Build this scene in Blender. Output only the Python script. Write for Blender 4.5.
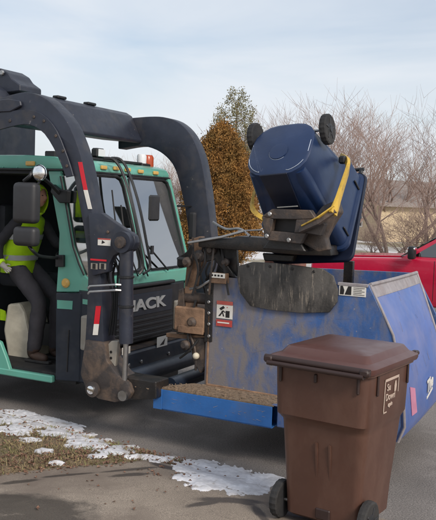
import bpy, bmesh, math, random
import numpy as np
from mathutils import Vector, Matrix, noise, Quaternion

for o in list(bpy.data.objects):
    bpy.data.objects.remove(o)
random.seed(7)
SC = bpy.context.scene
COL = SC.collection
RAD = math.radians

# ------------------------------------------------------------------ camera
F = 800.0; ROLL = RAD(2.0); PITCH = RAD(4.1); YAW = RAD(27); HC = 2.36
CX, CY = 218.0, 260.0
cp, sp, cr, sr = math.cos(PITCH), math.sin(PITCH), math.cos(ROLL), math.sin(ROLL)
_f = np.array([0, cp, -sp]); _r = np.array([1., 0, 0]); _d = np.array([0, -sp, -cp])
RC = np.stack([cr * _r - sr * _d, sr * _r + cr * _d, _f])
CAMP = np.array([0, 0, HC])
cam_data = bpy.data.cameras.new('camera')
cam = bpy.data.objects.new('camera', cam_data)
COL.objects.link(cam)
m = Matrix.Identity(4)
for i in range(3):
    m[i][0] = RC[0][i]; m[i][1] = -RC[1][i]; m[i][2] = -RC[2][i]
m[2][3] = HC
cam.matrix_world = m
cam_data.sensor_fit = 'VERTICAL'; cam_data.sensor_height = 36.0
cam_data.lens = 36.0 * F / 520.0
cam_data.clip_end = 2000
SC.camera = cam

# ------------------------------------------------------------------ sky, sun, exposure
SUN_ELEV, SUN_AZ = RAD(36), RAD(146)          # azimuth measured clockwise from +Y
world = bpy.data.worlds.new('World'); SC.world = world; world.use_nodes = True
wn, wl = world.node_tree.nodes, world.node_tree.links
wn.clear()
w_out = wn.new('ShaderNodeOutputWorld'); w_bg = wn.new('ShaderNodeBackground')
w_sky = wn.new('ShaderNodeTexSky'); w_sky.sky_type = 'NISHITA'; w_sky.sun_disc = False
w_sky.sun_elevation = SUN_ELEV; w_sky.sun_rotation = SUN_AZ
w_sky.air_density = 1.0; w_sky.dust_density = 2.0
w_tc = wn.new('ShaderNodeTexCoord')
w_map = wn.new('ShaderNodeMapping'); w_map.inputs['Scale'].default_value = (1.2, 1.2, 6.0)
w_map.inputs['Rotation'].default_value = (0.10, 0.16, 0.4)
w_nz = wn.new('ShaderNodeTexNoise'); w_nz.inputs['Scale'].default_value = 1.6
w_nz.inputs['Detail'].default_value = 6; w_nz.inputs['Roughness'].default_value = 0.52
w_nz.inputs['Distortion'].default_value = 0.5
w_rmp = wn.new('ShaderNodeValToRGB')
w_rmp.color_ramp.elements[0].position = 0.34; w_rmp.color_ramp.elements[0].color = (0.40, 0.40, 0.40, 1)
w_rmp.color_ramp.elements[1].position = 0.62; w_rmp.color_ramp.elements[1].color = (0.92, 0.92, 0.92, 1)
w_mix = wn.new('ShaderNodeMix'); w_mix.data_type = 'RGBA'
w_mix.inputs[7].default_value = (5.9, 6.2, 6.6, 1)
wl.new(w_tc.outputs['Generated'], w_map.inputs['Vector'])
wl.new(w_map.outputs['Vector'], w_nz.inputs['Vector'])
wl.new(w_nz.outputs['Fac'], w_rmp.inputs['Fac'])
wl.new(w_rmp.outputs['Color'], w_mix.inputs[0])
wl.new(w_sky.outputs['Color'], w_mix.inputs[6])
wl.new(w_mix.outputs[2], w_bg.inputs['Color'])
w_bg.inputs['Strength'].default_value = 0.1
wl.new(w_bg.outputs['Background'], w_out.inputs['Surface'])

sun_data = bpy.data.lights.new('sun', 'SUN'); sun_data.energy = 1.9; sun_data.angle = RAD(18)
sun_data.color = (1.0, 0.93, 0.84)
sun = bpy.data.objects.new('sun', sun_data); COL.objects.link(sun)
sd = Vector((math.sin(SUN_AZ) * math.cos(SUN_ELEV), math.cos(SUN_AZ) * math.cos(SUN_ELEV), math.sin(SUN_ELEV)))
sun.rotation_euler = sd.to_track_quat('Z', 'Y').to_euler()
sun.location = (6, -4, 12)
SC.view_settings.view_transform = 'Standard'; SC.view_settings.look = 'None'
SC.view_settings.gamma = 1; SC.view_settings.use_curve_mapping = False
SC.view_settings.exposure = 0.48

# ------------------------------------------------------------------ photo pixel -> place
def ray(x, y):
    return np.array([(x - CX) / F, (y - CY) / F, 1.0]) @ RC
def onz(x, y, z):
    d = ray(x, y); return CAMP + d * (z - HC) / d[2]
HV = np.array([math.cos(YAW), -math.sin(YAW), 0]); PV = np.array([math.sin(YAW), math.cos(YAW), 0])
ORG = onz(55, 379, .42) + 0.43 * HV; ORG[2] = 0.0      # truck frame: near front corner of the cab, on the road
def W(u, v, w):
    p = ORG + u * HV + v * PV; return Vector((p[0], p[1], w))
def Lc(P):
    q = np.array(P) - ORG; return Vector((q @ HV, q @ PV, q[2]))
def tv(x, y, v):                                       # pixel on the lengthwise vertical plane at lateral v
    d = ray(x, y); t = (v - (CAMP - ORG) @ PV) / (d @ PV); return Lc(CAMP + t * d)
def tu(x, y, u):                                       # pixel on the crosswise vertical plane at forward u
    d = ray(x, y); t = (u - (CAMP - ORG) @ HV) / (d @ HV); return Lc(CAMP + t * d)
def far(x, d, z=0.0):
    p = CAMP + ray(x, 206) * d; return Vector((p[0], p[1], z))

# ------------------------------------------------------------------ materials
def srgb(r, g, b):
    f = lambda c: (c / 255 / 12.92) if c / 255 <= .04045 else ((c / 255 + .055) / 1.055) ** 2.4
    return (f(r), f(g), f(b))
def ramp_node(nt, p0, c0, p1, c1):
    n = nt.nodes.new('ShaderNodeValToRGB')
    n.color_ramp.elements[0].position = p0; n.color_ramp.elements[0].color = (*c0, 1)
    n.color_ramp.elements[1].position = p1; n.color_ramp.elements[1].color = (*c1, 1)
    return n
def noise_node(nt, scale, detail=5, rough=.6, vec=None, dist=0):
    n = nt.nodes.new('ShaderNodeTexNoise'); n.inputs['Scale'].default_value = scale
    n.inputs['Detail'].default_value = detail; n.inputs['Roughness'].default_value = rough
    n.inputs['Distortion'].default_value = dist
    if vec: nt.links.new(vec, n.inputs['Vector'])
    return n
def mixc(nt, fac, a, b):
    n = nt.nodes.new('ShaderNodeMix'); n.data_type = 'RGBA'
    for i, s in ((0, fac), (6, a), (7, b)):
        if isinstance(s, tuple): n.inputs[i].default_value = (*s, 1)
        elif isinstance(s, (int, float)): n.inputs[i].default_value = s
        else: nt.links.new(s, n.inputs[i])
    return n.outputs[2]
def mat(name, col, rough=.5, metal=0., var=.25, scale=6., wear=None, wear_lo=.62, wear_hi=.72, wear_scale=7.,
        wear_stretch=(1, 1, 1), grime=None, grime_lo=.45, grime_hi=.75, grime_scale=2.5, grime_amt=.8, bump=.15, bump_scale=60., spec=.5, coat=0., grime_stretch=None, spots=None, xfade=None):
    M = bpy.data.materials.new(name); M.use_nodes = True
    nt = M.node_tree; b = nt.nodes['Principled BSDF']
    tc = nt.nodes.new('ShaderNodeTexCoord').outputs['Object']
    n1 = noise_node(nt, scale, 6, .6, tc)
    d = tuple(c * (1 - var) for c in col); l = tuple(min(1, c * (1 + var)) for c in col)
    out = ramp_node(nt, .3, d, .7, l); nt.links.new(n1.outputs['Fac'], out.inputs['Fac'])
    c = out.outputs['Color']
    rsock = None
    if grime:
        gv = tc
        if grime_stretch:
            gm = nt.nodes.new('ShaderNodeMapping'); gm.inputs['Scale'].default_value = grime_stretch; nt.links.new(tc, gm.inputs['Vector']); gv = gm.outputs['Vector']
        n2 = noise_node(nt, grime_scale, 7, .65, gv, .4)
        r2 = ramp_node(nt, grime_lo, (0, 0, 0), grime_hi, (grime_amt,) * 3); nt.links.new(n2.outputs['Fac'], r2.inputs['Fac'])
        gf = r2.outputs['Color']
        if xfade:      # scuffing is heaviest at the loading end
            sx = nt.nodes.new('ShaderNodeSeparateXYZ'); nt.links.new(tc, sx.inputs[0])
            fm = nt.nodes.new('ShaderNodeMapRange'); fm.inputs['From Min'].default_value = xfade[0]; fm.inputs['From Max'].default_value = xfade[1]
            fm.inputs['To Min'].default_value = .12; fm.inputs['To Max'].default_value = -.13; nt.links.new(sx.outputs['X'], fm.inputs['Value'])
            ad = nt.nodes.new('ShaderNodeMath'); ad.operation = 'ADD'; nt.links.new(n2.outputs['Fac'], ad.inputs[0]); nt.links.new(fm.outputs['Result'], ad.inputs[1])
            nt.links.new(ad.outputs[0], r2.inputs['Fac'])
        c = mixc(nt, gf, c, grime)
    if wear:
        mp = nt.nodes.new('ShaderNodeMapping'); mp.inputs['Scale'].default_value = wear_stretch
        nt.links.new(tc, mp.inputs['Vector'])
        n3 = noise_node(nt, wear_scale, 8, .7, mp.outputs['Vector'])
        r3 = ramp_node(nt, wear_lo, (0, 0, 0), wear_hi, (1, 1, 1)); nt.links.new(n3.outputs['Fac'], r3.inputs['Fac'])
        c = mixc(nt, r3.outputs['Color'], c, wear)
    if spots:
        n4 = noise_node(nt, 26, 6, .7, tc); r4 = ramp_node(nt, .64, (0, 0, 0), .69, (.9, .9, .9)); nt.links.new(n4.outputs['Fac'], r4.inputs['Fac'])
        c = mixc(nt, r4.outputs['Color'], c, spots)
    nt.links.new(c, b.inputs['Base Color'])
    nr = noise_node(nt, scale * 3, 4, .6, tc)
    mr = nt.nodes.new('ShaderNodeMapRange')
    mr.inputs['To Min'].default_value = max(.02, rough - .12); mr.inputs['To Max'].default_value = min(1, rough + .15)
    nt.links.new(nr.outputs['Fac'], mr.inputs['Value']); nt.links.new(mr.outputs['Result'], b.inputs['Roughness'])
    b.inputs['Metallic'].default_value = metal
    b.inputs['Specular IOR Level'].default_value = spec
    b.inputs['Coat Weight'].default_value = coat
    if bump:
        nb = noise_node(nt, bump_scale, 4, .6, tc)
        bn = nt.nodes.new('ShaderNodeBump'); bn.inputs['Strength'].default_value = bump; bn.inputs['Distance'].default_value = .01
        nt.links.new(nb.outputs['Fac'], bn.inputs['Height']); nt.links.new(bn.outputs['Normal'], b.inputs['Normal'])
    return M
def emit(name, col, s):
    M = bpy.data.materials.new(name); M.use_nodes = True
    b = M.node_tree.nodes['Principled BSDF']
    b.inputs['Base Color'].default_value = (*col, 1)
    b.inputs['Emission Color'].default_value = (*col, 1); b.inputs['Emission Strength'].default_value = s
    return M
def glass(name, tint, refl=.12):
    M = bpy.data.materials.new(name); M.use_nodes = True
    nt = M.node_tree; nt.nodes.remove(nt.nodes['Principled BSDF'])
    o = nt.nodes['Material Output']
    t = nt.nodes.new('ShaderNodeBsdfTransparent'); t.inputs['Color'].default_value = (*tint, 1)
    g = nt.nodes.new('ShaderNodeBsdfGlossy'); g.inputs['Roughness'].default_value = .03
    fr = nt.nodes.new('ShaderNodeFresnel'); fr.inputs['IOR'].default_value = 1.5
    ad = nt.nodes.new('ShaderNodeMath'); ad.operation = 'ADD'; ad.use_clamp = True; ad.inputs[1].default_value = refl
    nt.links.new(fr.outputs[0], ad.inputs[0])
    mx = nt.nodes.new('ShaderNodeMixShader')
    nt.links.new(ad.outputs[0], mx.inputs[0]); nt.links.new(t.outputs[0], mx.inputs[1]); nt.links.new(g.outputs[0], mx.inputs[2])
    nt.links.new(mx.outputs[0], o.inputs['Surface'])
    return M

DUST = srgb(134, 122, 108); RUST = srgb(110, 72, 48); RUBBER = srgb(30, 30, 32)
M = {}
M['teal'] = mat('teal_paint', srgb(94, 160, 143), .38, var=.06, scale=3, grime=srgb(120, 128, 112), grime_amt=.35, grime_lo=.5, coat=.3, bump=.03)
M['arm'] = mat('arm_navy_paint', srgb(38, 42, 54), .46, var=.22, scale=5, grime=srgb(80, 74, 70), grime_amt=.55, grime_lo=.5, grime_hi=.8, grime_scale=4,
               wear=srgb(112, 108, 106), wear_lo=.655, wear_hi=.70, wear_scale=16, bump=.1)
M['armdirt'] = mat('arm_worn_steel', srgb(58, 52, 50), .6, var=.35, scale=9, grime=srgb(112, 92, 76), grime_amt=.8, grime_lo=.45, grime_hi=.7, grime_scale=6, bump=.3)
M['navy'] = mat('navy_panel', srgb(24, 33, 46), .42, var=.2, grime=srgb(72, 72, 74), grime_amt=.45, grime_lo=.5, bump=.05)
M['black'] = mat('black_plastic', srgb(24, 25, 28), .45, var=.2, grime=srgb(66, 64, 62), grime_amt=.35, grime_lo=.5, bump=.1)
M['mirror_case'] = mat('mirror_case_plastic', srgb(44, 44, 47), .5, var=.12, bump=.08)
M['rubber'] = mat('rubber', RUBBER, .75, var=.3, grime=srgb(80, 76, 72), grime_amt=.5, bump=.3)
M['interior'] = mat('cab_interior', srgb(32, 34, 40), .7, var=.2, bump=.1)
M['beige'] = mat('beige_plastic', srgb(214, 204, 182), .55, var=.08, grime=srgb(120, 104, 86), grime_amt=.5, bump=.08)
M['plate'] = mat('grey_bezel', srgb(150, 144, 134), .5, var=.1, grime=srgb(100, 86, 72), grime_amt=.6, bump=.1)
M['chrome'] = mat('chrome', (.85, .85, .85), .12, 1., var=.05, bump=0)
M['steel'] = mat('bare_steel', (.42, .41, .40), .35, 1., var=.15, bump=.05)
M['letter'] = mat('letter_silver', srgb(182, 182, 180), .4, .3, var=.06, bump=0)
M['red'] = mat('reflective_red', srgb(200, 28, 44), .35, var=.08, bump=.02)
M['white'] = mat('white_film', srgb(222, 218, 210), .45, var=.05, grime=srgb(150, 135, 120), grime_amt=.35, bump=.02)
M['ink'] = mat('black_ink', srgb(28, 25, 25), .5, var=.1, bump=0)
M['decal_red'] = mat('decal_red', srgb(176, 66, 60), .5, var=.15, grime=srgb(150, 120, 105), grime_amt=.6, bump=0)
M['amber'] = mat('amber_lens', srgb(205, 165, 90), .25, var=.1, bump=.05)
M['beacon'] = mat('beacon_lens', srgb(170, 72, 40), .2, var=.15, bump=.05)
M['lens'] = mat('clear_lens', srgb(214, 214, 216), .15, var=.05, bump=.05)
M['glass'] = glass('windshield_glass', (.80, .88, .88), .5)
M['sideglass'] = glass('side_glass', (.75, .85, .86), .55)
M['canblue'] = mat('container_blue_worn', srgb(58, 92, 146), .5, var=.25, scale=4, grime=srgb(124, 116, 110), grime_amt=.9, grime_lo=.36, grime_hi=.62, grime_scale=4.2, grime_stretch=(1.5, 1.5, .7),
                   wear=srgb(84, 70, 62), wear_lo=.60, wear_hi=.72, wear_scale=13, wear_stretch=(3.0, 3.0, .4), bump=.2, spots=srgb(158, 150, 142), xfade=(1.4, 3.1))
M['canpale'] = mat('container_blue_pale', srgb(76, 102, 164), .42, var=.12, scale=3, grime=srgb(124, 124, 156), grime_amt=.6, grime_lo=.42, grime_hi=.7, grime_scale=2.2,
                   wear=srgb(176, 172, 178), wear_lo=.72, wear_hi=.76, wear_scale=12, bump=.06)  # lighter blue than the side wall, for the front panel
M['canbright'] = mat('container_blue_bright', srgb(44, 100, 165), .42, var=.15, scale=5, spots=srgb(120, 104, 92), grime=srgb(84, 100, 126), grime_amt=.7, grime_lo=.45,
                     wear=srgb(190, 190, 190), wear_lo=.68, wear_hi=.71, wear_scale=11, bump=.12)
M['rimfade'] = mat('worn_rim', srgb(146, 140, 142), .55, var=.2, scale=12, grime=srgb(110, 90, 84), grime_amt=.7, bump=.2)
M['flap'] = mat('rubber_flap', srgb(84, 80, 76), .6, var=.3, scale=6, wear=srgb(136, 126, 114), wear_lo=.56, wear_hi=.66, wear_scale=10, wear_stretch=(4, 4, .5),
                grime=srgb(34, 33, 33), grime_amt=.85, grime_lo=.46, grime_hi=.66, grime_scale=4, grime_stretch=(1.6, 1.6, .6), bump=.35)
M['rust'] = mat('rusty_steel', srgb(140, 110, 86), .7, var=.3, scale=8, grime=srgb(74, 56, 46), grime_amt=.8, grime_lo=.45, grime_hi=.7, grime_scale=5, bump=.35)
M['rustred'] = mat('rusty_red_lining', srgb(150, 100, 84), .6, var=.25, scale=6, grime=srgb(70, 58, 56), grime_amt=.8, bump=.2)
M['oily'] = mat('oily_black_steel', srgb(30, 28, 28), .38, var=.4, scale=7, grime=srgb(76, 64, 54), grime_amt=.6, grime_lo=.5, grime_scale=6, bump=.25)
M['yellow'] = mat('gripper_yellow', srgb(196, 160, 62), .5, var=.15, grime=srgb(96, 78, 50), grime_amt=.8, grime_lo=.5, grime_scale=10, bump=.15)
M['debris'] = mat('dirt_debris', srgb(120, 102, 84), .95, var=.5, scale=30, bump=.5)
M['bluecart'] = mat('cart_blue_plastic', srgb(25, 44, 78), .36, var=.12, scale=4, grime=srgb(52, 70, 104), grime_amt=.4, grime_lo=.5,
                    wear=srgb(160, 172, 190), wear_lo=.735, wear_hi=.75, wear_scale=13, bump=.08)
M['bluecartlid'] = mat('cart_navy_lid', srgb(18, 26, 46), .45, var=.15, bump=.1)
M['scuff'] = mat('white_scuff', srgb(176, 186, 200), .6, var=.2, bump=.1)
M['browncart'] = mat('cart_brown_plastic', srgb(84, 57, 47), .42, var=.08, scale=3, grime=srgb(106, 80, 68), grime_amt=.5, grime_lo=.45, grime_scale=4, grime_stretch=(1.5, 1.5, .6), wear=srgb(132, 108, 94), wear_lo=.70, wear_hi=.74, wear_scale=18, wear_stretch=(1, 1, .35), bump=.07, bump_scale=140)
M['brownlid'] = mat('cart_brown_lid', srgb(84, 54, 49), .34, var=.06, scale=3, grime=srgb(102, 76, 70), grime_amt=.4, grime_lo=.45, bump=.06, bump_scale=140)
M['browndark'] = mat('cart_dark_fitting', srgb(50, 34, 31), .5, var=.1, bump=.1)
M['tan_ink'] = mat('sticker_ink', srgb(184, 164, 150), .6, var=.08, bump=0)
M['lime'] = mat('hi_vis_lime', srgb(196, 240, 24), .75, var=.06, scale=14, bump=.3, bump_scale=25)
M['lime'].node_tree.nodes['Principled BSDF'].inputs['Sheen Weight'].default_value = .1
M['silver'] = mat('reflective_silver', srgb(188, 190, 194), .35, var=.08, bump=.1)
M['clothes'] = mat('dark_work_clothes', srgb(30, 30, 36), .85, var=.2, scale=10, bump=.4, bump_scale=30)
M['trousers'] = mat('charcoal_trousers', srgb(52, 50, 55), .85, var=.15, scale=10, bump=.4, bump_scale=30)
M['boots'] = mat('brown_boots', srgb(66, 50, 42), .7, var=.25, bump=.3)
M['skin'] = mat('skin', srgb(186, 138, 116), .55, var=.05, bump=.03)
M['glove'] = mat('work_glove', srgb(170, 164, 156), .8, var=.15, bump=.3)
M['carred'] = mat('red_car_paint', srgb(182, 22, 58), .22, var=.05, coat=.5, bump=0)
M['carglass'] = glass('car_glass', (.25, .28, .3), .15)
M['roof'] = mat('house_roof', srgb(138, 128, 122), .9, var=.2, bump=.3)
M['siding'] = mat('house_siding', srgb(196, 176, 146), .8, var=.08, bump=.1)
M['trim'] = mat('house_trim', srgb(222, 218, 210), .7, var=.05, bump=.05)
M['darkglass'] = mat('dark_window', srgb(40, 46, 54), .1, var=.1, bump=0)
M['fence'] = mat('fence_wood', srgb(98, 80, 68), .9, var=.25, bump=.4)
M['bark'] = mat('bare_bark', srgb(104, 90, 82), .9, var=.25, scale=3, bump=.3)
M['twig'] = mat('bare_twig', srgb(142, 120, 110), .9, var=.2, scale=1.5, bump=0)
M['cedar'] = mat('cedar_bark', srgb(84, 62, 48), .9, var=.2, bump=.3)
M['cedarleaf'] = mat('brown_cedar_foliage', srgb(138, 98, 48), .85, var=.6, scale=3.2, grime=srgb(104, 92, 46), grime_amt=.75, grime_scale=1.3, bump=0)
M['greenleaf'] = mat('olive_foliage', srgb(110, 106, 72), .85, var=.35, scale=1.2, grime=srgb(146, 126, 86), grime_amt=.7, grime_scale=.8, bump=0)
M['blade'] = mat('winter_grass', srgb(152, 134, 98), .9, var=.35, scale=2.5, grime=srgb(98, 108, 58), grime_amt=.85, grime_lo=.44, grime_hi=.62, grime_scale=2.6, bump=0)
M['leaf'] = mat('fallen_leaf', srgb(110, 80, 64), .85, var=.5, scale=42, grime=srgb(178, 148, 128), grime_amt=.85, grime_lo=.5, grime_scale=37, bump=0)

def stain(nt, fac_col, tc, col, blobs):
    acc = None
    nz = noise_node(nt, 5.5, 6, .65, tc, .3)
    for (x, y, ang, rx, ry) in blobs:
        mp = nt.nodes.new('ShaderNodeMapping'); mp.vector_type = 'TEXTURE'
        mp.inputs['Location'].default_value = (x, y, .15); mp.inputs['Rotation'].default_value = (0, 0, ang); mp.inputs['Scale'].default_value = (rx, ry, 1)
        nt.links.new(tc, mp.inputs['Vector'])
        ln = nt.nodes.new('ShaderNodeVectorMath'); ln.operation = 'LENGTH'; nt.links.new(mp.outputs['Vector'], ln.inputs[0])
        sb = nt.nodes.new('ShaderNodeMath'); sb.operation = 'SUBTRACT'; sb.inputs[0].default_value = 1.0; nt.links.new(ln.outputs['Value'], sb.inputs[1])
        if acc is None: acc = sb.outputs[0]
        else:
            mx = nt.nodes.new('ShaderNodeMath'); mx.operation = 'MAXIMUM'; nt.links.new(acc, mx.inputs[0]); nt.links.new(sb.outputs[0], mx.inputs[1]); acc = mx.outputs[0]
    ma = nt.nodes.new('ShaderNodeMath'); ma.operation = 'MULTIPLY_ADD'; ma.inputs[1].default_value = 1.3; nt.links.new(nz.outputs['Fac'], ma.inputs[0]); nt.links.new(acc, ma.inputs[2])
    r = ramp_node(nt, .60, (0, 0, 0), 1.0, (.72, .72, .72)); nt.links.new(ma.outputs[0], r.inputs['Fac'])
    return mixc(nt, r.outputs['Color'], fac_col, col), r.outputs['Color']
def pix_blobs(segs, z=.15):
    out = []
    for (x0, y0, x1, y1, w) in segs:
        p, q = onz(x0, y0, z), onz(x1, y1, z); d = q - p; out.append(((p[0] + q[0]) / 2, (p[1] + q[1]) / 2, math.atan2(d[1], d[0]), max(.05, np.linalg.norm(d) / 2 * 1.15), w))
    return out
def ground_mat(name, c0, c1, scale, fine, rough=.9, bump=.4, patch=None, patch_scale=.8, patch_lo=.5, patch_hi=.58, patch_rough=None, blobs=None):
    Mt = bpy.data.materials.new(name); Mt.use_nodes = True
    nt = Mt.node_tree; b = nt.nodes['Principled BSDF']
    tc = nt.nodes.new('ShaderNodeTexCoord').outputs['Object']
    n1 = noise_node(nt, scale, 6, .6, tc); r1 = ramp_node(nt, .3, c0, .7, c1); nt.links.new(n1.outputs['Fac'], r1.inputs['Fac'])
    n2 = noise_node(nt, fine, 3, .7, tc); r2 = ramp_node(nt, .32, (.45, .45, .45) if name != 'snow' else (.86, .86, .87), .7, (1.35, 1.35, 1.35) if name != 'snow' else (1.08, 1.08, 1.08)); nt.links.new(n2.outputs['Fac'], r2.inputs['Fac'])
    mu = nt.nodes.new('ShaderNodeMix'); mu.data_type = 'RGBA'; mu.blend_type = 'MULTIPLY'; mu.inputs[0].default_value = 1
    nt.links.new(r1.outputs['Color'], mu.inputs[6]); nt.links.new(r2.outputs['Color'], mu.inputs[7])
    c = mu.outputs[2]
    b.inputs['Roughness'].default_value = rough
    if patch:
        n3 = noise_node(nt, patch_scale, 5, .55, tc, .6); r3 = ramp_node(nt, patch_lo, (0, 0, 0), patch_hi, (1, 1, 1)); nt.links.new(n3.outputs['Fac'], r3.inputs['Fac'])
        c = mixc(nt, r3.outputs['Color'], c, patch)
        if patch_rough is not None:
            mr = nt.nodes.new('ShaderNodeMapRange'); mr.inputs['To Min'].default_value = rough; mr.inputs['To Max'].default_value = patch_rough
            nt.links.new(r3.outputs['Color'], mr.inputs['Value']); nt.links.new(mr.outputs['Result'], b.inputs['Roughness'])
    if blobs:
        c, sf = stain(nt, c, tc, srgb(46, 42, 40), blobs)
        mr = nt.nodes.new('ShaderNodeMapRange'); mr.inputs['To Min'].default_value = rough; mr.inputs['To Max'].default_value = .32
        nt.links.new(sf, mr.inputs['Value']); nt.links.new(mr.outputs['Result'], b.inputs['Roughness'])
    nt.links.new(c, b.inputs['Base Color'])
    bn = nt.nodes.new('ShaderNodeBump'); bn.inputs['Strength'].default_value = bump; bn.inputs['Distance'].default_value = .01
    nt.links.new(n2.outputs['Fac'], bn.inputs['Height']); nt.links.new(bn.outputs['Normal'], b.inputs['Normal'])
    return Mt
M['asphalt'] = ground_mat('asphalt', srgb(112, 106, 102), srgb(140, 133, 128), .9, 70, .9, .7, patch=srgb(150, 144, 139), patch_scale=2.2, patch_lo=.56, patch_hi=.85)
M['concrete'] = ground_mat('concrete', srgb(132, 120, 108), srgb(158, 145, 131), 1.2, 130, .85, .25, patch=srgb(112, 100, 90), patch_scale=1.0, patch_lo=.48, patch_hi=.64,
                           blobs=pix_blobs([(-40, 511, 88, 513, .26), (-20, 530, 96, 532, .34), (-40, 505, 40, 503, .1), (-5, 489, 40, 483, .04), (40, 481, 95, 474.5, .03), (100, 474, 158, 467, .035), (110, 478, 150, 474, .05), (186, 509, 228, 500, .045), (225, 499, 256, 507, .045), (252, 505, 268, 526, .045), (150, 462, 180, 470, .06), (270, 505, 330, 522, .12), (195, 500, 262, 503, .07)]))
M['soil'] = ground_mat('soil', srgb(98, 84, 66), srgb(124, 106, 84), 4, 60, .95, .6)
M['farlawn'] = ground_mat('winter_lawn', srgb(120, 112, 88), srgb(146, 134, 108), .2, 6, .95, .3, patch=srgb(212, 210, 210), patch_scale=.12, patch_lo=.42, patch_hi=.54)
M['snow'] = ground_mat('snow', srgb(184, 182, 184), srgb(228, 228, 232), 5, 25, .7, .2, patch=srgb(150, 142, 134), patch_scale=7, patch_lo=.60, patch_hi=.72)
M['snow'].node_tree.nodes['Principled BSDF'].inputs['Subsurface Weight'].default_value = .0

# ------------------------------------------------------------------ mesh helpers
class MB:
    def __init__(self): self.bm = bmesh.new()
    def prism(self, pts, ext, bevel=0., seg=1):
        """closed outline (3D points) extruded by vector ext"""
        ext = Vector(ext); n = len(pts)
        a = [self.bm.verts.new(Vector(p)) for p in pts]; b = [self.bm.verts.new(Vector(p) + ext) for p in pts]
        fs = [self.bm.faces.new(a), self.bm.faces.new(list(reversed(b)))]
        for i in range(n): fs.append(self.bm.faces.new((a[i], b[i], b[(i + 1) % n], a[(i + 1) % n])))
        bmesh.ops.recalc_face_normals(self.bm, faces=fs)
        if bevel:
            es = list({e for f in fs for e in f.edges})
            bmesh.ops.bevel(self.bm, geom=es, offset=bevel, segments=seg, profile=.5, affect='EDGES', clamp_overlap=True)
        return self
    def box(self, c, s, bevel=0., rot=None, seg=1):
        x, y, z = s[0] / 2, s[1] / 2, s[2] / 2
        P = [Vector((-x, -y, -z)), Vector((x, -y, -z)), Vector((x, y, -z)), Vector((-x, y, -z))]
        e = Vector((0, 0, 2 * z))
        if rot is not None: P = [rot @ p for p in P]; e = rot @ e
        return self.prism([p + Vector(c) for p in P], e, bevel, seg)
    def box2(self, lo, hi, bevel=0., seg=1):
        lo, hi = Vector(lo), Vector(hi)
        return self.box((lo + hi) / 2, hi - lo, bevel, seg=seg)
    def tube(self, pts, r, n=8, cap=True):
        pts = [Vector(p) for p in pts]
        rs = r if isinstance(r, (list, tuple)) else [r] * len(pts)
        rings = []; ref = None
        for i, p in enumerate(pts):
            t = ((pts[min(i + 1, len(pts) - 1)] - pts[max(i - 1, 0)])).normalized()
            if ref is None:
                ref = Vector((0, 0, 1)) if abs(t.z) < .9 else Vector((1, 0, 0))
            x = (ref - t * ref.dot(t)).normalized(); ref = x; y = t.cross(x)
            rings.append([self.bm.verts.new(p + (x * math.cos(2 * math.pi * k / n) + y * math.sin(2 * math.pi * k / n)) * rs[i]) for k in range(n)])
        for a, b in zip(rings, rings[1:]):
            for k in range(n): self.bm.faces.new((a[k], a[(k + 1) % n], b[(k + 1) % n], b[k]))
        if cap:
            self.bm.faces.new(list(reversed(rings[0]))); self.bm.faces.new(rings[-1])
        return self
    def bar(self, pts, w, d, up=(0, 0, 1), bevel=0.):
        """rectangular-section bar swept along pts (w across, d along up)"""
        pts = [Vector(p) for p in pts]; rings = []; up = Vector(up)
        for i, p in enumerate(pts):
            t = (pts[min(i + 1, len(pts) - 1)] - pts[max(i - 1, 0)]).normalized()
            u = (up - t * up.dot(t)).normalized(); s = t.cross(u)
            rings.append([self.bm.verts.new(p + s * (a * w / 2) + u * (b * d / 2)) for a, b in ((-1, -1), (1, -1), (1, 1), (-1, 1))])
        for a, b in zip(rings, rings[1:]):
            for k in range(4): self.bm.faces.new((a[k], a[(k + 1) % 4], b[(k + 1) % 4], b[k]))
        self.bm.faces.new(list(reversed(rings[0]))); self.bm.faces.new(rings[-1])
        return self
    def lathe(self, prof, c, axis, n=24):
        """prof: list of (radius, along)"""
        axis = Vector(axis).normalized(); c = Vector(c)
        ref = Vector((0, 0, 1)) if abs(axis.z) < .9 else Vector((1, 0, 0))
        x = (ref - axis * ref.dot(axis)).normalized(); y = axis.cross(x); rings = []
        for r, h in prof:
            rings.append([self.bm.verts.new(c + axis * h + (x * math.cos(2 * math.pi * k / n) + y * math.sin(2 * math.pi * k / n)) * max(r, 1e-4)) for k in range(n)])
        for a, b in zip(rings, rings[1:]):
            for k in range(n): self.bm.faces.new((a[k], a[(k + 1) % n], b[(k + 1) % n], b[k]))
        self.bm.faces.new(list(reversed(rings[0]))); self.bm.faces.new(rings[-1])
        return self
    def ball(self, c, r, sub=2, scale=(1, 1, 1)):
        g = bmesh.ops.create_icosphere(self.bm, subdivisions=sub, radius=1)
        for v in g['verts']: v.co = Vector(c) + Vector((v.co.x * r * scale[0], v.co.y * r * scale[1], v.co.z * r * scale[2]))
        return self
    def loft(self, loops, cap0=True, cap1=True):
        rings = [[self.bm.verts.new(Vector(p)) for p in L] for L in loops]; n = len(rings[0])
        for a, b in zip(rings, rings[1:]):
            for k in range(n): self.bm.faces.new((a[k], a[(k + 1) % n], b[(k + 1) % n], b[k]))
        if cap0: self.bm.faces.new(list(reversed(rings[0])))
        if cap1: self.bm.faces.new(rings[-1])
        return self
    def quad(self, *p):
        self.bm.faces.new([self.bm.verts.new(Vector(q)) for q in p]); return self
    def build(self, name, material, parent=None, smooth=False, base=None):
        bmesh.ops.recalc_face_normals(self.bm, faces=self.bm.faces[:])
        me = bpy.data.meshes.new(name); self.bm.to_mesh(me); self.bm.free()
        if smooth:
            for p in me.polygons: p.use_smooth = True
            me.set_sharp_from_angle(angle=RAD(38))
        return link(name, me, material, parent)
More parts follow.
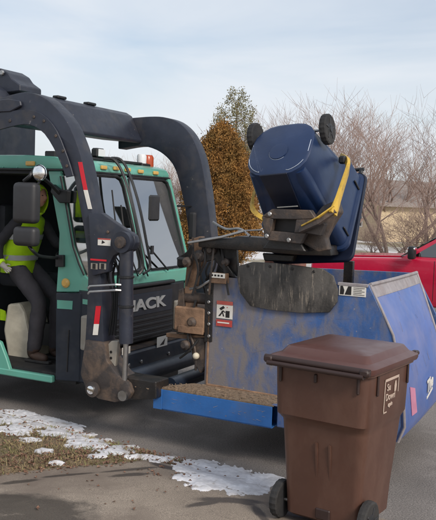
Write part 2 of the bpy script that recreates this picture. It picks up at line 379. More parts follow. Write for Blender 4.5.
def link(name, me, material, parent=None):
    if material is not None and not me.materials: me.materials.append(material if not isinstance(material, str) else M[material])
    o = bpy.data.objects.new(name, me); COL.objects.link(o)
    if parent is not None:
        o.parent = parent
        top = parent if 'off' in parent else None
        if top is not None: o.location = Vector(parent['off']) * -1
    return o
def tag(o, label, cat=None, group=None, kind=None):
    if label: o['label'] = label
    if cat: o['category'] = cat
    if group: o['group'] = group
    if kind: o['kind'] = kind
    return o
def root_local(name, base, label, cat):
    """Empty at a thing's base; its parts are written in the truck frame"""
    e = bpy.data.objects.new(name, None); COL.objects.link(e)
    e.location = W(*base); e.rotation_euler = (0, 0, -YAW); e['off'] = tuple(base); e.empty_display_size = .2
    return tag(e, label, cat)
def root_world(name, loc, rz, label, cat, group=None):
    e = bpy.data.objects.new(name, None); COL.objects.link(e)
    e.location = loc; e.rotation_euler = (0, 0, rz); e.empty_display_size = .2
    return tag(e, label, cat, group)
def text_mesh(s, size, ext=.004, bold=0., shear=0., xscale=1.):
    cu = bpy.data.curves.new('txt', 'FONT'); cu.body = s; cu.size = size; cu.extrude = ext; cu.offset = bold; cu.shear = shear
    cu.align_x = 'CENTER'; cu.align_y = 'CENTER'
    o = bpy.data.objects.new('txt', cu); COL.objects.link(o)
    bpy.context.view_layer.update()
    me = bpy.data.meshes.new_from_object(o.evaluated_get(bpy.context.evaluated_depsgraph_get()))
    bpy.data.objects.remove(o); bpy.data.curves.remove(cu)
    for v in me.vertices: v.co.x *= xscale
    return me
def place_text(name, me, material, parent, pos, xdir, ydir):
    x = Vector(xdir).normalized(); y = Vector(ydir).normalized(); z = x.cross(y)
    mt = Matrix((x, y, z)).transposed().to_4x4(); mt.translation = Vector(pos)
    me.transform(mt); return link(name, me, material, parent)
def px(pts, v): return [tv(x, y, v) for x, y in pts]
def smooth_path(pts, n=6):
    """Catmull-Rom through points"""
    P = [Vector(p) for p in pts]; out = []
    for i in range(len(P) - 1):
        p0, p1, p2, p3 = P[max(i - 1, 0)], P[i], P[i + 1], P[min(i + 2, len(P) - 1)]
        for k in range(n):
            t = k / n
            out.append(.5 * ((2 * p1) + (p2 - p0) * t + (2 * p0 - 5 * p1 + 4 * p2 - p3) * t * t + (3 * p1 - p0 - 3 * p2 + p3) * t ** 3))
    out.append(P[-1]); return out

# ================================================================== the setting
E0 = Vector((-.9, 7.5)); ED = Vector((.819, -.574)); EN = Vector((-.574, -.819))
def sm(a, b, x):
    t = max(0., min(1., (x - a) / (b - a))); return t * t * (3 - 2 * t)
def gz_s(s): return .13 * sm(0, .5, s) + .03 * max(0, s) + .004
def xy(a, s): return E0 + ED * a + EN * s
def a_s(x, y):
    r = Vector((x, y)) - E0; return r.dot(ED), r.dot(EN)
def gz(x, y): return gz_s(a_s(x, y)[1])
def projpx(P):
    q = RC @ (np.array(P) - CAMP); return CX + F * q[0] / q[2], CY + F * q[1] / q[2]

mb = MB(); R0 = 700
mb.bm.faces.new([mb.bm.verts.new((R0 * math.cos(k * math.pi / 24), R0 * math.sin(k * math.pi / 24), -.03)) for k in range(48)])
tag(mb.build('ground', 'farlawn'), None, kind='structure')
# road sheet
near = [xy(-6, 0), xy(6.5, 0)]
hv2 = Vector((HV[0], HV[1])); pv2 = Vector((PV[0], PV[1])); o2 = Vector((ORG[0], ORG[1]))
pts = [near[0] - hv2 * 160, near[0], near[1], near[1] + hv2 * 160, o2 + hv2 * 170 + pv2 * 13, o2 - hv2 * 170 + pv2 * 13]
mb = MB(); mb.bm.faces.new([mb.bm.verts.new((p.x, p.y, 0)) for p in pts])
tag(mb.build('road', 'asphalt'), None, kind='structure')
# far kerb: one long real step
mb = MB(); a0 = o2 - hv2 * 170 + pv2 * 13; b0 = o2 + hv2 * 170 + pv2 * 13
mb.prism([(a0.x, a0.y, -.02), (b0.x, b0.y, -.02), (b0.x, b0.y, .12), (a0.x, a0.y, .12)], (PV[0] * .16, PV[1] * .16, 0))
tag(mb.build('far_kerb', 'concrete'), None, kind='structure')

def sheet(name, material, na, ns, fn):
    bm = bmesh.new(); g = [[bm.verts.new(fn(i / na, j / ns)) for j in range(ns + 1)] for i in range(na + 1)]
    for i in range(na):
        for j in range(ns): bm.faces.new((g[i][j], g[i + 1][j], g[i + 1][j + 1], g[i][j + 1]))
    bmesh.ops.recalc_face_normals(bm, faces=bm.faces[:])
    if bm.faces[0].normal.z < 0: bmesh.ops.reverse_faces(bm, faces=bm.faces[:])
    me = bpy.data.meshes.new(name); bm.to_mesh(me); bm.free()
    for p in me.polygons: p.use_smooth = True
    return link(name, me, material)
def drive_fn(i, j):
    a = -12 + 24 * i; s = 13 * j ** 1.7
    w = .05 * noise.noise(Vector((a * 1.5, 3.3, 0))) if s < .02 else 0
    p = xy(a, s + w); return Vector((p.x, p.y, gz_s(s) + .004 * noise.noise(Vector((p.x * 2, p.y * 2, 0)))))
tag(sheet('driveway', 'concrete', 120, 70, drive_fn), None, kind='structure')
def a_edge(s): return 1.02 - .513 * s + .03 * noise.noise(Vector((s * 3.1, 8, 0)))
def lawn_fn(i, j):
    s = -.06 + 7.5 * j ** 1.5; e = a_edge(s); a = e - 10 * (1 - i) ** 2
    w = .07 * noise.noise(Vector((a * 2.5, 1.3, 0))) * (1 - min(1, max(0, s) * 2))
    d = min((e - a) * .9, s + .06)
    h = .045 * sm(0, .14, d) + .02 * noise.noise(Vector((a * 5, s * 5, 2))) * sm(0, .3, d)
    p = xy(a, s + w); return Vector((p.x, p.y, gz_s(max(0, s)) - .012 + h))
tag(sheet('lawn', 'soil', 110, 90, lawn_fn), None, kind='structure')
def lawn_z(a, s):
    d = min((a_edge(s) - a) * .9, s + .06); return gz_s(max(0, s)) - .012 + .045 * sm(0, .14, d)

# snow patches: real lumps with thickness
EL = [(10, 415, 40, 6), (45, 424, 50, 6.5), (14, 430, 34, 6), (60, 432, 30, 5), (30, 420, 40, 6), (78, 436, 24, 4), (88, 445, 26, 4), (112, 452, 26, 4), (58, 463, 12, 2.6),
      (138, 457, 22, 3), (160, 459, 20, 4), (196, 466, 26, 8), (224, 477, 34, 14), (246, 487, 26, 12), (212, 482, 30, 10),
      (262, 480, 24, 9), (190, 478, 18, 5), (70, 428, 16, 4), (44, 451, 12, 3), (415, 505, 26, 4), (300, 495, 30, 9), (340, 505, 26, 6), (-20, 420, 40, 6), (100, 441, 18, 3), (125, 448, 18, 3), (76, 441, 14, 3), (30, 440, 14, 2.6), (98, 456, 14, 2.6), (270, 468, 14, 3)]
N = lambda x, y, f, k: noise.noise(Vector((x * f, y * f, k)))
def snow_t(P):
    x, y = projpx(P); m = 0
    for ex, ey, rx, ry in EL:
        m = max(m, 1 - ((x - ex) / rx) ** 2 - ((y - ey) / ry) ** 2)
    if m <= .02: return -1
    n = .5 * N(P[0], P[1], 6, 1) + .5 * N(P[0], P[1], 16, 2) + .38 * N(P[0], P[1], 34, 5)
    return m - (.25 if x > 165 else .34) + n
bm = bmesh.new(); NA, NS = 500, 170; A0, A1, S0, S1 = -3.2, 3.4, -.28, 1.75; g = {}
th = {}
for i in range(NA + 1):
    for j in range(NS + 1):
        a = A0 + (A1 - A0) * i / NA; s = S0 + (S1 - S0) * j / NS; p = xy(a, s)
        base = lawn_z(a, s) if a < a_edge(s) and s > -.06 else gz_s(max(0, s))
        t = snow_t((p.x, p.y, base)) if 0 <= 1 else 0
        th[i, j] = t; tt = min(.018, .014 * max(0, t) ** .8) * (1 + .3 * N(p.x, p.y, 14, 9)) + .004
        g[i, j] = (p.x, p.y, base + (tt if t > 0 else -.006))
vs = {}
for i in range(NA):
    for j in range(NS):
        q = ((i, j), (i + 1, j), (i + 1, j + 1), (i, j + 1))
        if sum(th[k] > 0 for k in q) >= 1:
            for k in q:
                if k not in vs: vs[k] = bm.verts.new(g[k])
            bm.faces.new([vs[k] for k in q])
bmesh.ops.recalc_face_normals(bm, faces=bm.faces[:])
me = bpy.data.meshes.new('snow_patches'); bm.to_mesh(me); bm.free()
if sum(p.normal.z for p in me.polygons) < 0: me.flip_normals()
for p in me.polygons: p.use_smooth = True
tag(link('snow_patches', me, 'snow'), 'melting patches of old snow along the lawn edge and driveway mouth', 'snow', kind='stuff')
# grass
rnd = random.Random(3); V = []; Fc = []
for _ in range(42000):
    s = rnd.random() ** 1.2 * 2.4; e = a_edge(s); a = e - .01 - rnd.random() ** 1.1 * 4.2
    p = xy(a, s); z = lawn_z(a, s) - .004
    if N(p.x, p.y, 3, 4) < -.28 and rnd.random() < .7: continue
    if snow_t((p.x, p.y, z)) > .12 and rnd.random() < .93: continue
    h = rnd.uniform(.008, .034) * (1.4 if rnd.random() < .08 else 1); an = rnd.random() * 6.283; le = rnd.uniform(.5, 2.6) * h; w = rnd.uniform(.0015, .0038)
    d = Vector((math.cos(an), math.sin(an), 0)); q = Vector((-d.y, d.x, 0)) * w; b = Vector((p.x, p.y, z)); k = len(V)
    V += [b - q, b + q, b + d * le * .4 + Vector((0, 0, h * .7)) + q * .7, b + d * le * .4 + Vector((0, 0, h * .7)) - q * .7, b + d * le + Vector((0, 0, h))]
    Fc += [(k, k + 1, k + 2, k + 3), (k + 3, k + 2, k + 4)]
me = bpy.data.meshes.new('lawn_grass'); me.from_pydata([tuple(v) for v in V], [], Fc)
tag(link('lawn_grass', me, 'blade'), 'matted brown and green winter grass on the lawn by the road', 'grass', kind='stuff')
# leaves
V = []; Fc = []
for q_ in range(2900):
    if q_ < 2600:
        s = rnd.random() * 1.9; a = a_edge(s) + .05 - rnd.random() ** 1.0 * 4.
        if rnd.random() < .3: a = a_edge(s) - rnd.random() * .4
    else:
        a = rnd.uniform(.4, 1.5); s = rnd.uniform(-.05, .75) if rnd.random() < .8 else rnd.uniform(.6, 2.0)
        if rnd.random() < .5: continue
    p = xy(a, s); inl = a < a_edge(s)
    z = (lawn_z(a, s) if inl else gz_s(max(0, s))) + .004
    tt = snow_t((p.x, p.y, z))
    if tt > 0:
        if rnd.random() < .75: continue
        z += .025
    L_ = rnd.uniform(.014, .040); an = rnd.random() * 6.283; ti = rnd.uniform(-.5, .9) if inl else rnd.uniform(-.1, .3)
    d = Vector((math.cos(an), math.sin(an), ti * .6)); q = Vector((-math.sin(an), math.cos(an), rnd.uniform(-.5, .5))) * L_ * .38
    b = Vector((p.x, p.y, z + (.02 if inl else .002) * rnd.random())); k = len(V); c = Vector((0, 0, L_ * rnd.uniform(.05, .4)))
    V += [b, b + d * L_ * .5 + q + c, b + d * L_, b + d * L_ * .5 - q + c, b + d * L_ * .5]
    Fc += [(k, k + 1, k + 4), (k + 1, k + 2, k + 4), (k + 2, k + 3, k + 4), (k + 3, k, k + 4)]
me = bpy.data.meshes.new('fallen_leaves'); me.from_pydata([tuple(v) for v in V], [], Fc)
tag(link('fallen_leaves', me, 'leaf'), 'small dry brown leaves scattered over the grass and pavement edge', 'leaves', kind='stuff')

# ================================================================== far side: house, fence, trees
hp = far(398, 62)
house = root_world('house', hp, RAD(-62), 'beige house with pale gable behind the bare trees beyond the red pickup', 'house')
mb = MB(); mb.prism([(-4, -5, 0), (4, -5, 0), (4, -5, 2.7), (0, -5, 4.4), (-4, -5, 2.7)], (0, 10, 0)); mb.build('wall', 'siding', house)
mb = MB()
for sx in (-1, 1): mb.prism([(0, -5.4, 4.55), (sx * 4.5, -5.4, 2.62), (sx * 4.5, -5.4, 2.5), (0, -5.4, 4.43)], (0, 10.8, 0))
rf = mb.build('roof', 'roof', house)
for wx, wy in ((-1.6, -5), (1.6, -5)):
    mb = MB(); mb.box((wx, wy - .03, 1.6), (1.1, .08, 1.3), .01); wd = mb.build('window', 'trim', house)
    mb = MB(); mb.box((wx, wy - .08, 1.6), (.9, .03, 1.1)); mb.build('pane', 'darkglass', wd)
mb = MB(); mb.box((0, -5.04, 1.0), (.9, .08, 2.0), .01); mb.build('door', 'trim', house)

fb = far(126, 31); fe = far(205, 31)
fdir = (fe - fb); nb = 26; fl = fdir.length; ang = math.atan2(fdir.y, fdir.x)
fence = root_world('wooden_fence', fb, ang, 'dark brown wooden board fence seen between the cab and the far lift arm', 'fence')
bmesh_board = None
for k in range(nb):
    if bmesh_board is None:
        mb = MB(); mb.prism([(0, 0, .03), (fl / nb * .93, 0, .03), (fl / nb * .93, 0, 1.92), (fl / nb * .47, 0, 1.98), (0, 0, 1.92)], (0, .022, 0)); ob = mb.build('board', 'fence', fence); bmesh_board = ob.data
    else:
        ob = link('board', bmesh_board, 'fence', fence)
    ob.location = (k * fl / nb, 0, rnd.uniform(-.015, .015))
for zz in (.4, 1.55):
    mb = MB(); mb.box((fl / 2, .045, zz), (fl, .04, .09)); mb.build('rail', 'fence', fence)
for k in range(3):
    mb = MB(); mb.box((.05 + k * (fl - .1) / 2, .11, 1.0), (.1, .09, 2.05), .005); mb.build('post', 'fence', fence)

def limb(V, Fc, a, b, ra, rb, n=4):
    t = (b - a).normalized(); x = t.orthogonal().normalized(); y = t.cross(x); k = len(V)
    for p, r in ((a, ra), (b, rb)):
        for i in range(n):
            an = 2 * math.pi * i / n; V.append(p + (x * math.cos(an) + y * math.sin(an)) * r)
    for i in range(n): Fc.append((k + i, k + (i + 1) % n, k + n + (i + 1) % n, k + n + i))
def bare_tree(loc, H, seed, label, group=None, spread=.55, stems=1, dens=3, name='bare_tree', tw=1.0, droop=.0, levels=4):
    r = random.Random(seed); root = root_world(name, loc, r.random() * 6.28, label, 'tree' if name != 'bare_shrub' else 'shrub', group)
    T = ([], []); B = ([], [])
    def grow(p, d, L, rad, lev):
        n = 5 if lev < 2 else 3; q = p
        for k in range(n):
            d = (d + Vector((r.gauss(0, .10), r.gauss(0, .10), r.gauss(0, .06) + .05))).normalized()
            e = q + d * L / n; r0 = rad * (1 - .62 * k / n); r1 = rad * (1 - .62 * (k + 1) / n)
            limb(*(T if lev == 0 else B), q, e, r0, r1, 7 if lev == 0 else (5 if lev < 2 else 3))
            q = e
            if lev < levels and (k > 0 or lev > 1):
                for c in range(dens if (k == n - 1 and lev < 2) else (2 if k == n - 1 else 1)):
                    s = Vector((r.gauss(0, 1), r.gauss(0, 1), r.gauss(0, .35))).normalized()
                    nd = (d + s * spread * r.uniform(.8, 1.5)).normalized()
                    grow(q, nd, L * r.uniform(.52, .86), max(r1 * r.uniform(.6, .85), .0065 * tw), lev + 1)
    for s in range(stems):
        d0 = Vector((r.gauss(0, .06), r.gauss(0, .06), 1)) if stems == 1 else Vector((r.gauss(0, .4), r.gauss(0, .4), 1)).normalized()
        grow(Vector((r.gauss(0, .1) * (stems > 1), r.gauss(0, .1) * (stems > 1), -.05)), d0.normalized(), H * .36, H * .021 / stems ** .4, 0)
    # scale so that the tallest twig is at H
    mz = max(v.z for v in B[0]); k = H / mz
    for nm, (V, Fc), mt in (('trunk', T, 'bark'), ('crown', B, 'twig')):
        me = bpy.data.meshes.new(nm); me.from_pydata([tuple(v * k) for v in V], [], Fc)
        ob = link(nm, me, mt, root)
    return root
LB = 'bare trees beyond the road'
bare_tree(far(392, 37), 8.3, 11, 'large spreading bare tree right of the tipped blue cart, above the red pickup', LB, .62, 3, 4)
bare_tree(far(345, 46), 9.2, 12, 'tall bare tree rising just right of the tipped cart wheels', LB, .55, 2, 3)
bare_tree(far(428, 45), 9.0, 13, 'bare tree at the right edge of the picture', LB, .6, 2, 3)
bare_tree(far(268, 50), 8.8, 14, 'thin bare tree just left of the tipped blue cart', LB, .5, 3, 4)
bare_tree(far(296, 56), 9.6, 15, 'pale bare tree standing directly behind the tipped blue cart', LB, .5, 3, 4)
bare_tree(far(372, 58), 9.2, 21, 'distant bare tree behind the large spreading one', LB, .55, 2, 3)
bare_tree(far(176, 52), 5.4, 16, 'reddish bare tree seen between the cab roof and the far lift arm', LB, .55, 2, 3)
bare_tree(far(124, 60), 7.0, 17, 'bare tree seen above the cab roof behind the amber beacon', LB, .5, 2, 3)
bare_tree(far(78, 62), 6.2, 18, 'bare tree half hidden behind the near lift arm', LB, .5, 2, 3)
for i, (x, d, h, lb) in enumerate(((412, 34, 3.1, 'dense brown bare shrub below the large spreading tree'), (433, 33, 3.3, 'dense bare shrub at the right edge behind the red pickup'),
                                  (376, 36, 2.2, 'low bare shrub beside the tipped cart lid'), (250, 50, 3.0, 'bare shrub between the orange conifer and the tipped cart'))):
    bare_tree(far(x, d), h, 40 + i, lb, 'bare shrubs beyond the road', .75, 7, 2, 'bare_shrub', tw=.7, levels=3)

def leafy(name, loc, H, prof, nleaf, seed, label, lm, bm_, size, flat=.3, gaps=.0, base=.1, nlimb=16):
    r = random.Random(seed); root = root_world(name, loc, 0, label, 'tree')
    V, Fc = [], []
    limb(V, Fc, Vector((0, 0, -.05)), Vector((0, 0, H * .5)), H * .022, H * .014, 8); limb(V, Fc, Vector((0, 0, H * .5)), Vector((.05, 0, H * .96)), H * .014, .01, 6)
    for _ in range(nlimb):
        z = H * r.uniform(base + .05, .85); an = r.random() * 6.28; rr = prof(z / H) * .8
        limb(V, Fc, Vector((0, 0, z)), Vector((math.cos(an) * rr, math.sin(an) * rr, z + rr * .5)), .03, .006, 4)
    me = bpy.data.meshes.new('trunk'); me.from_pydata([tuple(v) for v in V], [], Fc); link('trunk', me, bm_, root)
    V, Fc = [], []
    cl = []
    while len(cl) < nleaf // 32:
        z = r.uniform(base, 1.0); an = r.random() * 6.28; R = prof(z)
        if r.random() > R / max(prof(k / 20) for k in range(21)) * 1.0 + .1: continue
        rr = R * (1 - .55 * r.random() ** 2.0)
        bulge = 1 + .30 * noise.noise(Vector((math.cos(an) * 2.2, math.sin(an) * 2.2, z * 9 + seed))) + .16 * noise.noise(Vector((math.cos(an) * 6, math.sin(an) * 6, z * 22 + seed)))
        if gaps and noise.noise(Vector((math.cos(an) * 1.5 + seed, math.sin(an) * 1.5, z * 5))) > .5 - gaps: continue
        cl.append((Vector((math.cos(an) * rr * bulge, math.sin(an) * rr * bulge, z * H)), an))
    for c, an in cl:
        for _ in range(32):
            p = c + Vector((r.gauss(0, size * 1.4), r.gauss(0, size * 1.4), r.gauss(0, size * 2.2)))
            d = Vector((math.cos(an) * flat + r.gauss(0, .6), math.sin(an) * flat + r.gauss(0, .6), r.uniform(.0, 1.4))).normalized()
            s = d.orthogonal(); s.rotate(Quaternion(d, r.random() * 6.28)); L_ = size * r.uniform(.7, 1.7); w = s.normalized() * L_ * .3; k = len(V)
            V += [p - w * .4, p + d * L_ * .5 - w, p + d * L_, p + d * L_ * .5 + w]; Fc.append((k, k + 1, k + 2, k + 3))
    me = bpy.data.meshes.new('crown'); me.from_pydata([tuple(v) for v in V], [], Fc); link('crown', me, lm, root)
    return root
leafy('conifer_tree', far(220, 27), 4.95, lambda t: 1.36 * min(1, (t + .05) * 4) * max(0., 1 - t ** 2.9) ** .7, 110000, 5, 'dense orange-brown conifer between the far lift arm and the tipped blue cart', 'cedarleaf', 'cedar', .05, base=.02)
leafy('sparse_tree', far(233, 46), 8.7, lambda t: 1.5 * max(.02, math.sin(max(0, (t - .22) / .8) * 3.1)) ** .7 if t > .22 else .02, 17000, 9, 'taller sparse olive-green tree peeking above the orange-brown conifer', 'greenleaf', 'bark', .075, gaps=.2, base=.25, nlimb=40)

# ================================================================== refuse truck
truck = root_local('refuse_truck', (-1.0, 1.05, 0), 'teal and black front-loading refuse truck with lift arms arching over its cab', 'truck')
X_, Y_, Z_ = Vector((1, 0, 0)), Vector((0, 1, 0)), Vector((0, 0, 1))
def bolt(parent, p, axis, r=.018, h=.012, mt='steel', name='bolt'):
    mb = MB(); mb.lathe([(r, 0), (r, h * .7), (r * .7, h)], p, axis, 8); return mb.build(name, mt, parent)

# --- chassis and body behind the cab (mostly left of the picture)
mb = MB()
for v in (.62, 1.38): mb.box2((-7.2, v, .62), (-.15, v + .1, .88))
for u in (-6.5, -4.5, -2.6, -.9): mb.box2((u, .72, .66), (u + .12, 1.38, .84))
mb.build('chassis', 'black', truck)
mb = MB(); mb.prism([(-7.6, -.12, .95), (-2.62, -.12, .95), (-2.62, -.12, 3.4), (-2.9, -.12, 3.55), (-7.6, -.12, 3.55)], (0, 2.36, 0), .03); body = mb.build('hopper_body', 'navy', truck)
for u in (-7.2, -6.1, -5.0, -3.9, -2.9):
    mb = MB(); mb.box2((u, -.18, 1.0), (u + .1, -.12, 3.45), .01); mb.build('side_rib', 'navy', body)
mb = MB(); mb.prism(px([(-16, 72), (0, 68), (8, 73), (12, 79), (20, 85), (20, 91), (-16, 95)], -.1), (0, .35, 0), .01); hh = mb.build('arm_stop_bracket', 'arm', truck)
bolt(hh, tv(3, 73, -.1) + Vector((0, -.01, 0)), (0, -1, 0), .03, .02)
def wheel(u, v, ax, r=.52, w=.29):
    mb = MB(); mb.lathe([(r * .58, 0), (r * .9, .0), (r, .05), (r, w - .05), (r * .9, w), (r * .58, w)], (u, v, r), (0, 1, 0), 36); t = mb.build('wheel', 'rubber', truck, True)
    y0 = v - .004 if ax < 0 else v + w + .004
    mb = MB(); mb.lathe([(r * .57, 0), (r * .55, -.03), (r * .42, -.1), (r * .2, -.09), (r * .2, 0)], (u, y0 - ax * .004, r), (0, -ax * -1, 0), 28); mb.build('rim', 'plate', t, True)
for u in (-2.2, -5.4, -6.75):
    wheel(u, -.05, -1); wheel(u, 1.86, 1)

# --- cab shell
cab = MB().prism([(-1.95, 0, 2.64), (-.33, 0, 2.64), (-.335, 0, 2.70), (-.38, 0, 2.755), (-.5, 0, 2.785), (-.9, 0, 2.80), (-1.95, 0, 2.80)], (0, 2.1, 0), .025, 2).build('cab_roof', 'teal', truck, True)
for x, y in ((103, 167.5), (115.5, 168.3), (127, 169.8), (140, 171.5), (155, 173)):
    p = tu(x, y, -.335); mb = MB(); mb.box((-.325, p.y, p.z), (.03, .11, .045), .012, seg=2); mb.build('marker_light', 'amber', cab)
p = tv(31, 163.5, 0); mb = MB(); mb.box((p.x, -.012, p.z), (.12, .03, .05), .012, seg=2); mb.build('marker_light', 'amber', cab)
mb = MB(); mb.box2((-1.9, .03, 2.6), (-.36, 2.07, 2.635)); mb.build('headliner', 'interior', cab)
for k in range(8): bolt(cab, (-1.8 + k * .2, -.001, 2.665), (0, -1, 0), .009, .006, 'teal', 'rivet')
for k in range(9): bolt(cab, (-.331, .15 + k * .22, 2.66), (1, 0, 0), .009, .006, 'teal', 'rivet')
mb = MB(); mb.tube([(-1.95, -.012, 2.645), (-.36, -.012, 2.645), (-.322, .02, 2.645), (-.322, 2.08, 2.645)], .012, 6); mb.build('rain_gutter', 'black', cab)
# near side
mb = MB(); mb.prism(px([(48, 171), (53.5, 203), (59, 233), (58, 262), (56, 292), (90.5, 292), (90.3, 281), (84, 275), (73, 246), (66, 205), (60.5, 176), (61, 171)], 0), (0, .06, 0), .008); apost = mb.build('door_post', 'teal', truck)
mb = MB(); mb.prism(px([(61, 176), (66, 205), (73, 246), (84, 274.5), (89.6, 279), (89, 255), (87, 215), (82, 175)], .02), (0, .008, 0)); mb.build('quarter_window', 'sideglass', truck)
gp = px([(60.5, 176), (66, 205), (73, 246), (79, 264), (84, 275)], -.004)
mb = MB(); mb.tube(gp, .012, 6); mb.build('window_seal', 'black', truck)
p = tv(66, 283, 0); mb = MB(); mb.lathe([(.05, 0), (.05, .015), (.03, .035)], (p.x, 0, p.z), (0, -1, 0), 16); mb.build('side_marker', 'amber', apost)
mb = MB(); mb.tube([(.0, .03, 1.5), (-.05, .04, 2.08), (-.2, .05, 2.64)], .028, 8); mb.build('corner_post', 'teal', truck, True)
mb = MB(); mb.prism(px([(55.5, 293), (81, 293), (79, 382), (55, 380)], -.012), (0, .09, 0), .01); lp = mb.build('side_panel', 'navy', truck)
mb = MB(); mb.prism(px([(57, 300), (72.5, 301), (72, 309.5), (57, 308.5)], -.016), (0, .004, 0)); mb.build('teal_stripe', 'teal', lp)
mb = MB(); mb.prism(px([(68, 330), (69, 330), (67, 372), (66, 372)], -.02), (0, .008, 0)); mb.build('panel_seam', 'black', lp)
mb = MB(); mb.box2((-.16, .0, .42), (-.002, .24, 1.42), .02); cp_ = mb.build('corner_panel', 'navy', truck)
mb = MB(); mb.prism(px([(82.5, 299), (90, 300), (90, 305), (82.5, 304)], -.004), (0, .004, 0)); mb.build('teal_stripe', 'teal', cp_)
mb = MB(); mb.box2((-1.95, -.01, .37), (-.47, .06, .445), .012); sill = mb.build('door_sill', 'teal', truck)
mb = MB(); mb.box2((-1.9, .06, .38), (-.2, 2.0, .47)); mb.build('cab_floor', 'rubber', truck)
mb = MB(); mb.prism(px([(-14, 335), (0, 342), (6, 358), (10, 371), (-14, 371)], .0), (0, .05, 0), .008); mb.build('rear_door_post', 'teal', truck)
mb = MB(); mb.box2((-1.95, 0.02, .45), (-1.88, 2.08, 2.64)); mb.build('rear_wall', 'interior', truck)
# far side
mb = MB(); mb.box2((-1.95, 2.04, .45), (-.02, 2.1, 1.46)); mb.build('far_door', 'teal', truck)
mb = MB(); mb.prism([(-1.95, 2.05, 1.46), (-1.75, 2.05, 1.46), (-1.75, 2.05, 2.64), (-1.95, 2.05, 2.64)], (0, .05, 0)); mb.build('far_post', 'teal', truck)
mb = MB(); mb.prism([(-.1, 2.05, 1.46), (-.01, 2.05, 1.46), (-.33, 2.05, 2.64), (-.43, 2.05, 2.64)], (0, .05, 0)); mb.build('far_post', 'teal', truck)
mb = MB(); mb.prism([(-1.76, 2.07, 1.45), (-.1, 2.07, 1.45), (-.42, 2.07, 2.65), (-1.76, 2.07, 2.65)], (0, .008, 0)); mb.build('far_window', 'sideglass', truck)
# front
def fw(v, t): return Vector((.0 - .33 * t, v, 1.53 + 1.10 * t))      # windshield plane, t 0 at the cowl, 1 under the roof
mb = MB(); mb.box2((-.14, .02, 1.36), (.02, 2.08, 1.53), .02); cowl = mb.build('cowl', 'teal', truck)
for v0, v1 in ((.07, 1.0), (1.1, 2.03)):
    mb = MB(); mb.prism([fw(v0, .02), fw(v1, .02), fw(v1, .985), fw(v0, .985)], (-.008, 0, -.003)); pane = mb.build('windshield_pane', 'glass', truck)
    lo = []
    for (a, b, sa, sb) in ((v0, .02, 1, 1), (v1, .02, -1, 1), (v1, .985, -1, -1), (v0, .985, 1, -1)):
        pts = [fw(a + sa * .1, b), fw(a + sa * .03, b + sb * .027), fw(a, b + sb * .1)]
        if (sa, sb) in ((-1, 1), (1, -1)): pass
        else: pts.reverse()
        lo += pts
    lo.append(lo[0])
    mb = MB(); mb.tube([q + Vector((.01, 0, .004)) for q in lo], .016, 6, False); mb.build('window_seal', 'black', pane, True)
mb = MB(); mb.bar([fw(1.05, .0) + Vector((.0, 0, 0)), fw(1.05, 1.0)], .08, .03, (1, 0, .3)); mb.build('centre_post', 'teal', truck)
mb = MB(); mb.bar([fw(2.06, 0), fw(2.06, 1)], .07, .04, (1, 0, .3)); mb.build('corner_post', 'teal', truck)
mb = MB(); mb.box2((-.1, .2, .74), (.045, 1.92, 1.372), .02); gr = mb.build('grille', 'black', truck)
mb = MB(); mb.box2((.0, .26, 1.375), (.085, 1.62, 1.415), .012); mb.build('hood_lip', 'black', gr)
mb = MB(); mb.box2((.04, .3, 1.05), (.055, 1.6, 1.3), .004); mb.build('badge_panel', 'navy', gr)
for k in range(4):
    z = .79 + k * .062; mb = MB(); mb.box2((.04, .3, z), (.062, 1.62, z + .032), .006); mb.build('slat', 'black', gr)
me = text_mesh('MACK', .172, .008, .0055, xscale=1.84)
place_text('lettering', me, 'letter', truck, (.064, .97, 1.17), Y_, Z_)
for v0 in (-.09, 1.66):
    mb = MB(); mb.box2((-.05, v0, .79), (.07, v0 + .17, 1.15), .02, 2); pl = mb.build('lamp_bezel', 'plate', truck)
    for dz in (.06, .28):
        mb = MB(); mb.lathe([(.028, 0), (.028, .006)], (.07, v0 + .085 - .04 * (dz > .1), .79 + dz), (1, 0, 0), 10); mb.build('bezel_hole', 'ink', pl)
    mb = MB(); mb.box2((.0, v0 + .18, .84), (.05, v0 + .26, 1.06), .012); mb.build('turn_signal', 'amber', truck)
mb = MB(); mb.box2((-.05, .02, .42), (.17, 2.1, .70), .03, 2); bp = mb.build('front_bumper', 'navy', truck)
mb = MB(); mb.box2((-.04, .04, .702), (.15, 2.08, .716)); mb.build('bumper_step', 'armdirt', bp)
for a, b, c, d in ((157, 337.5, 167, 345), (122, 348, 130, 353)):
    p, q = tu(a, b, .172), tu(c, d, .172)
    mb = MB(); mb.box2((.171, p.y, q.z), (.175, q.y, p.z)); st = mb.build('bumper_sticker', 'white', bp)
    mb = MB(); mb.prism([(.176, p.y + .06, q.z + .02), (.176, q.y - .08, q.z + .02), (.176, q.y - .05, p.z - .03)], (.001, 0, 0)); mb.build('sticker_mark', 'ink', bp)
for v in (.5, .75, 1.35, 1.75):
    bolt(bp, (.17, v, .56), (1, 0, 0), .022, .015)
mb = MB(); mb.box2((-.02, .3, .18), (.06, 1.8, .42), .01); mb.build('lower_valance', 'black', truck)
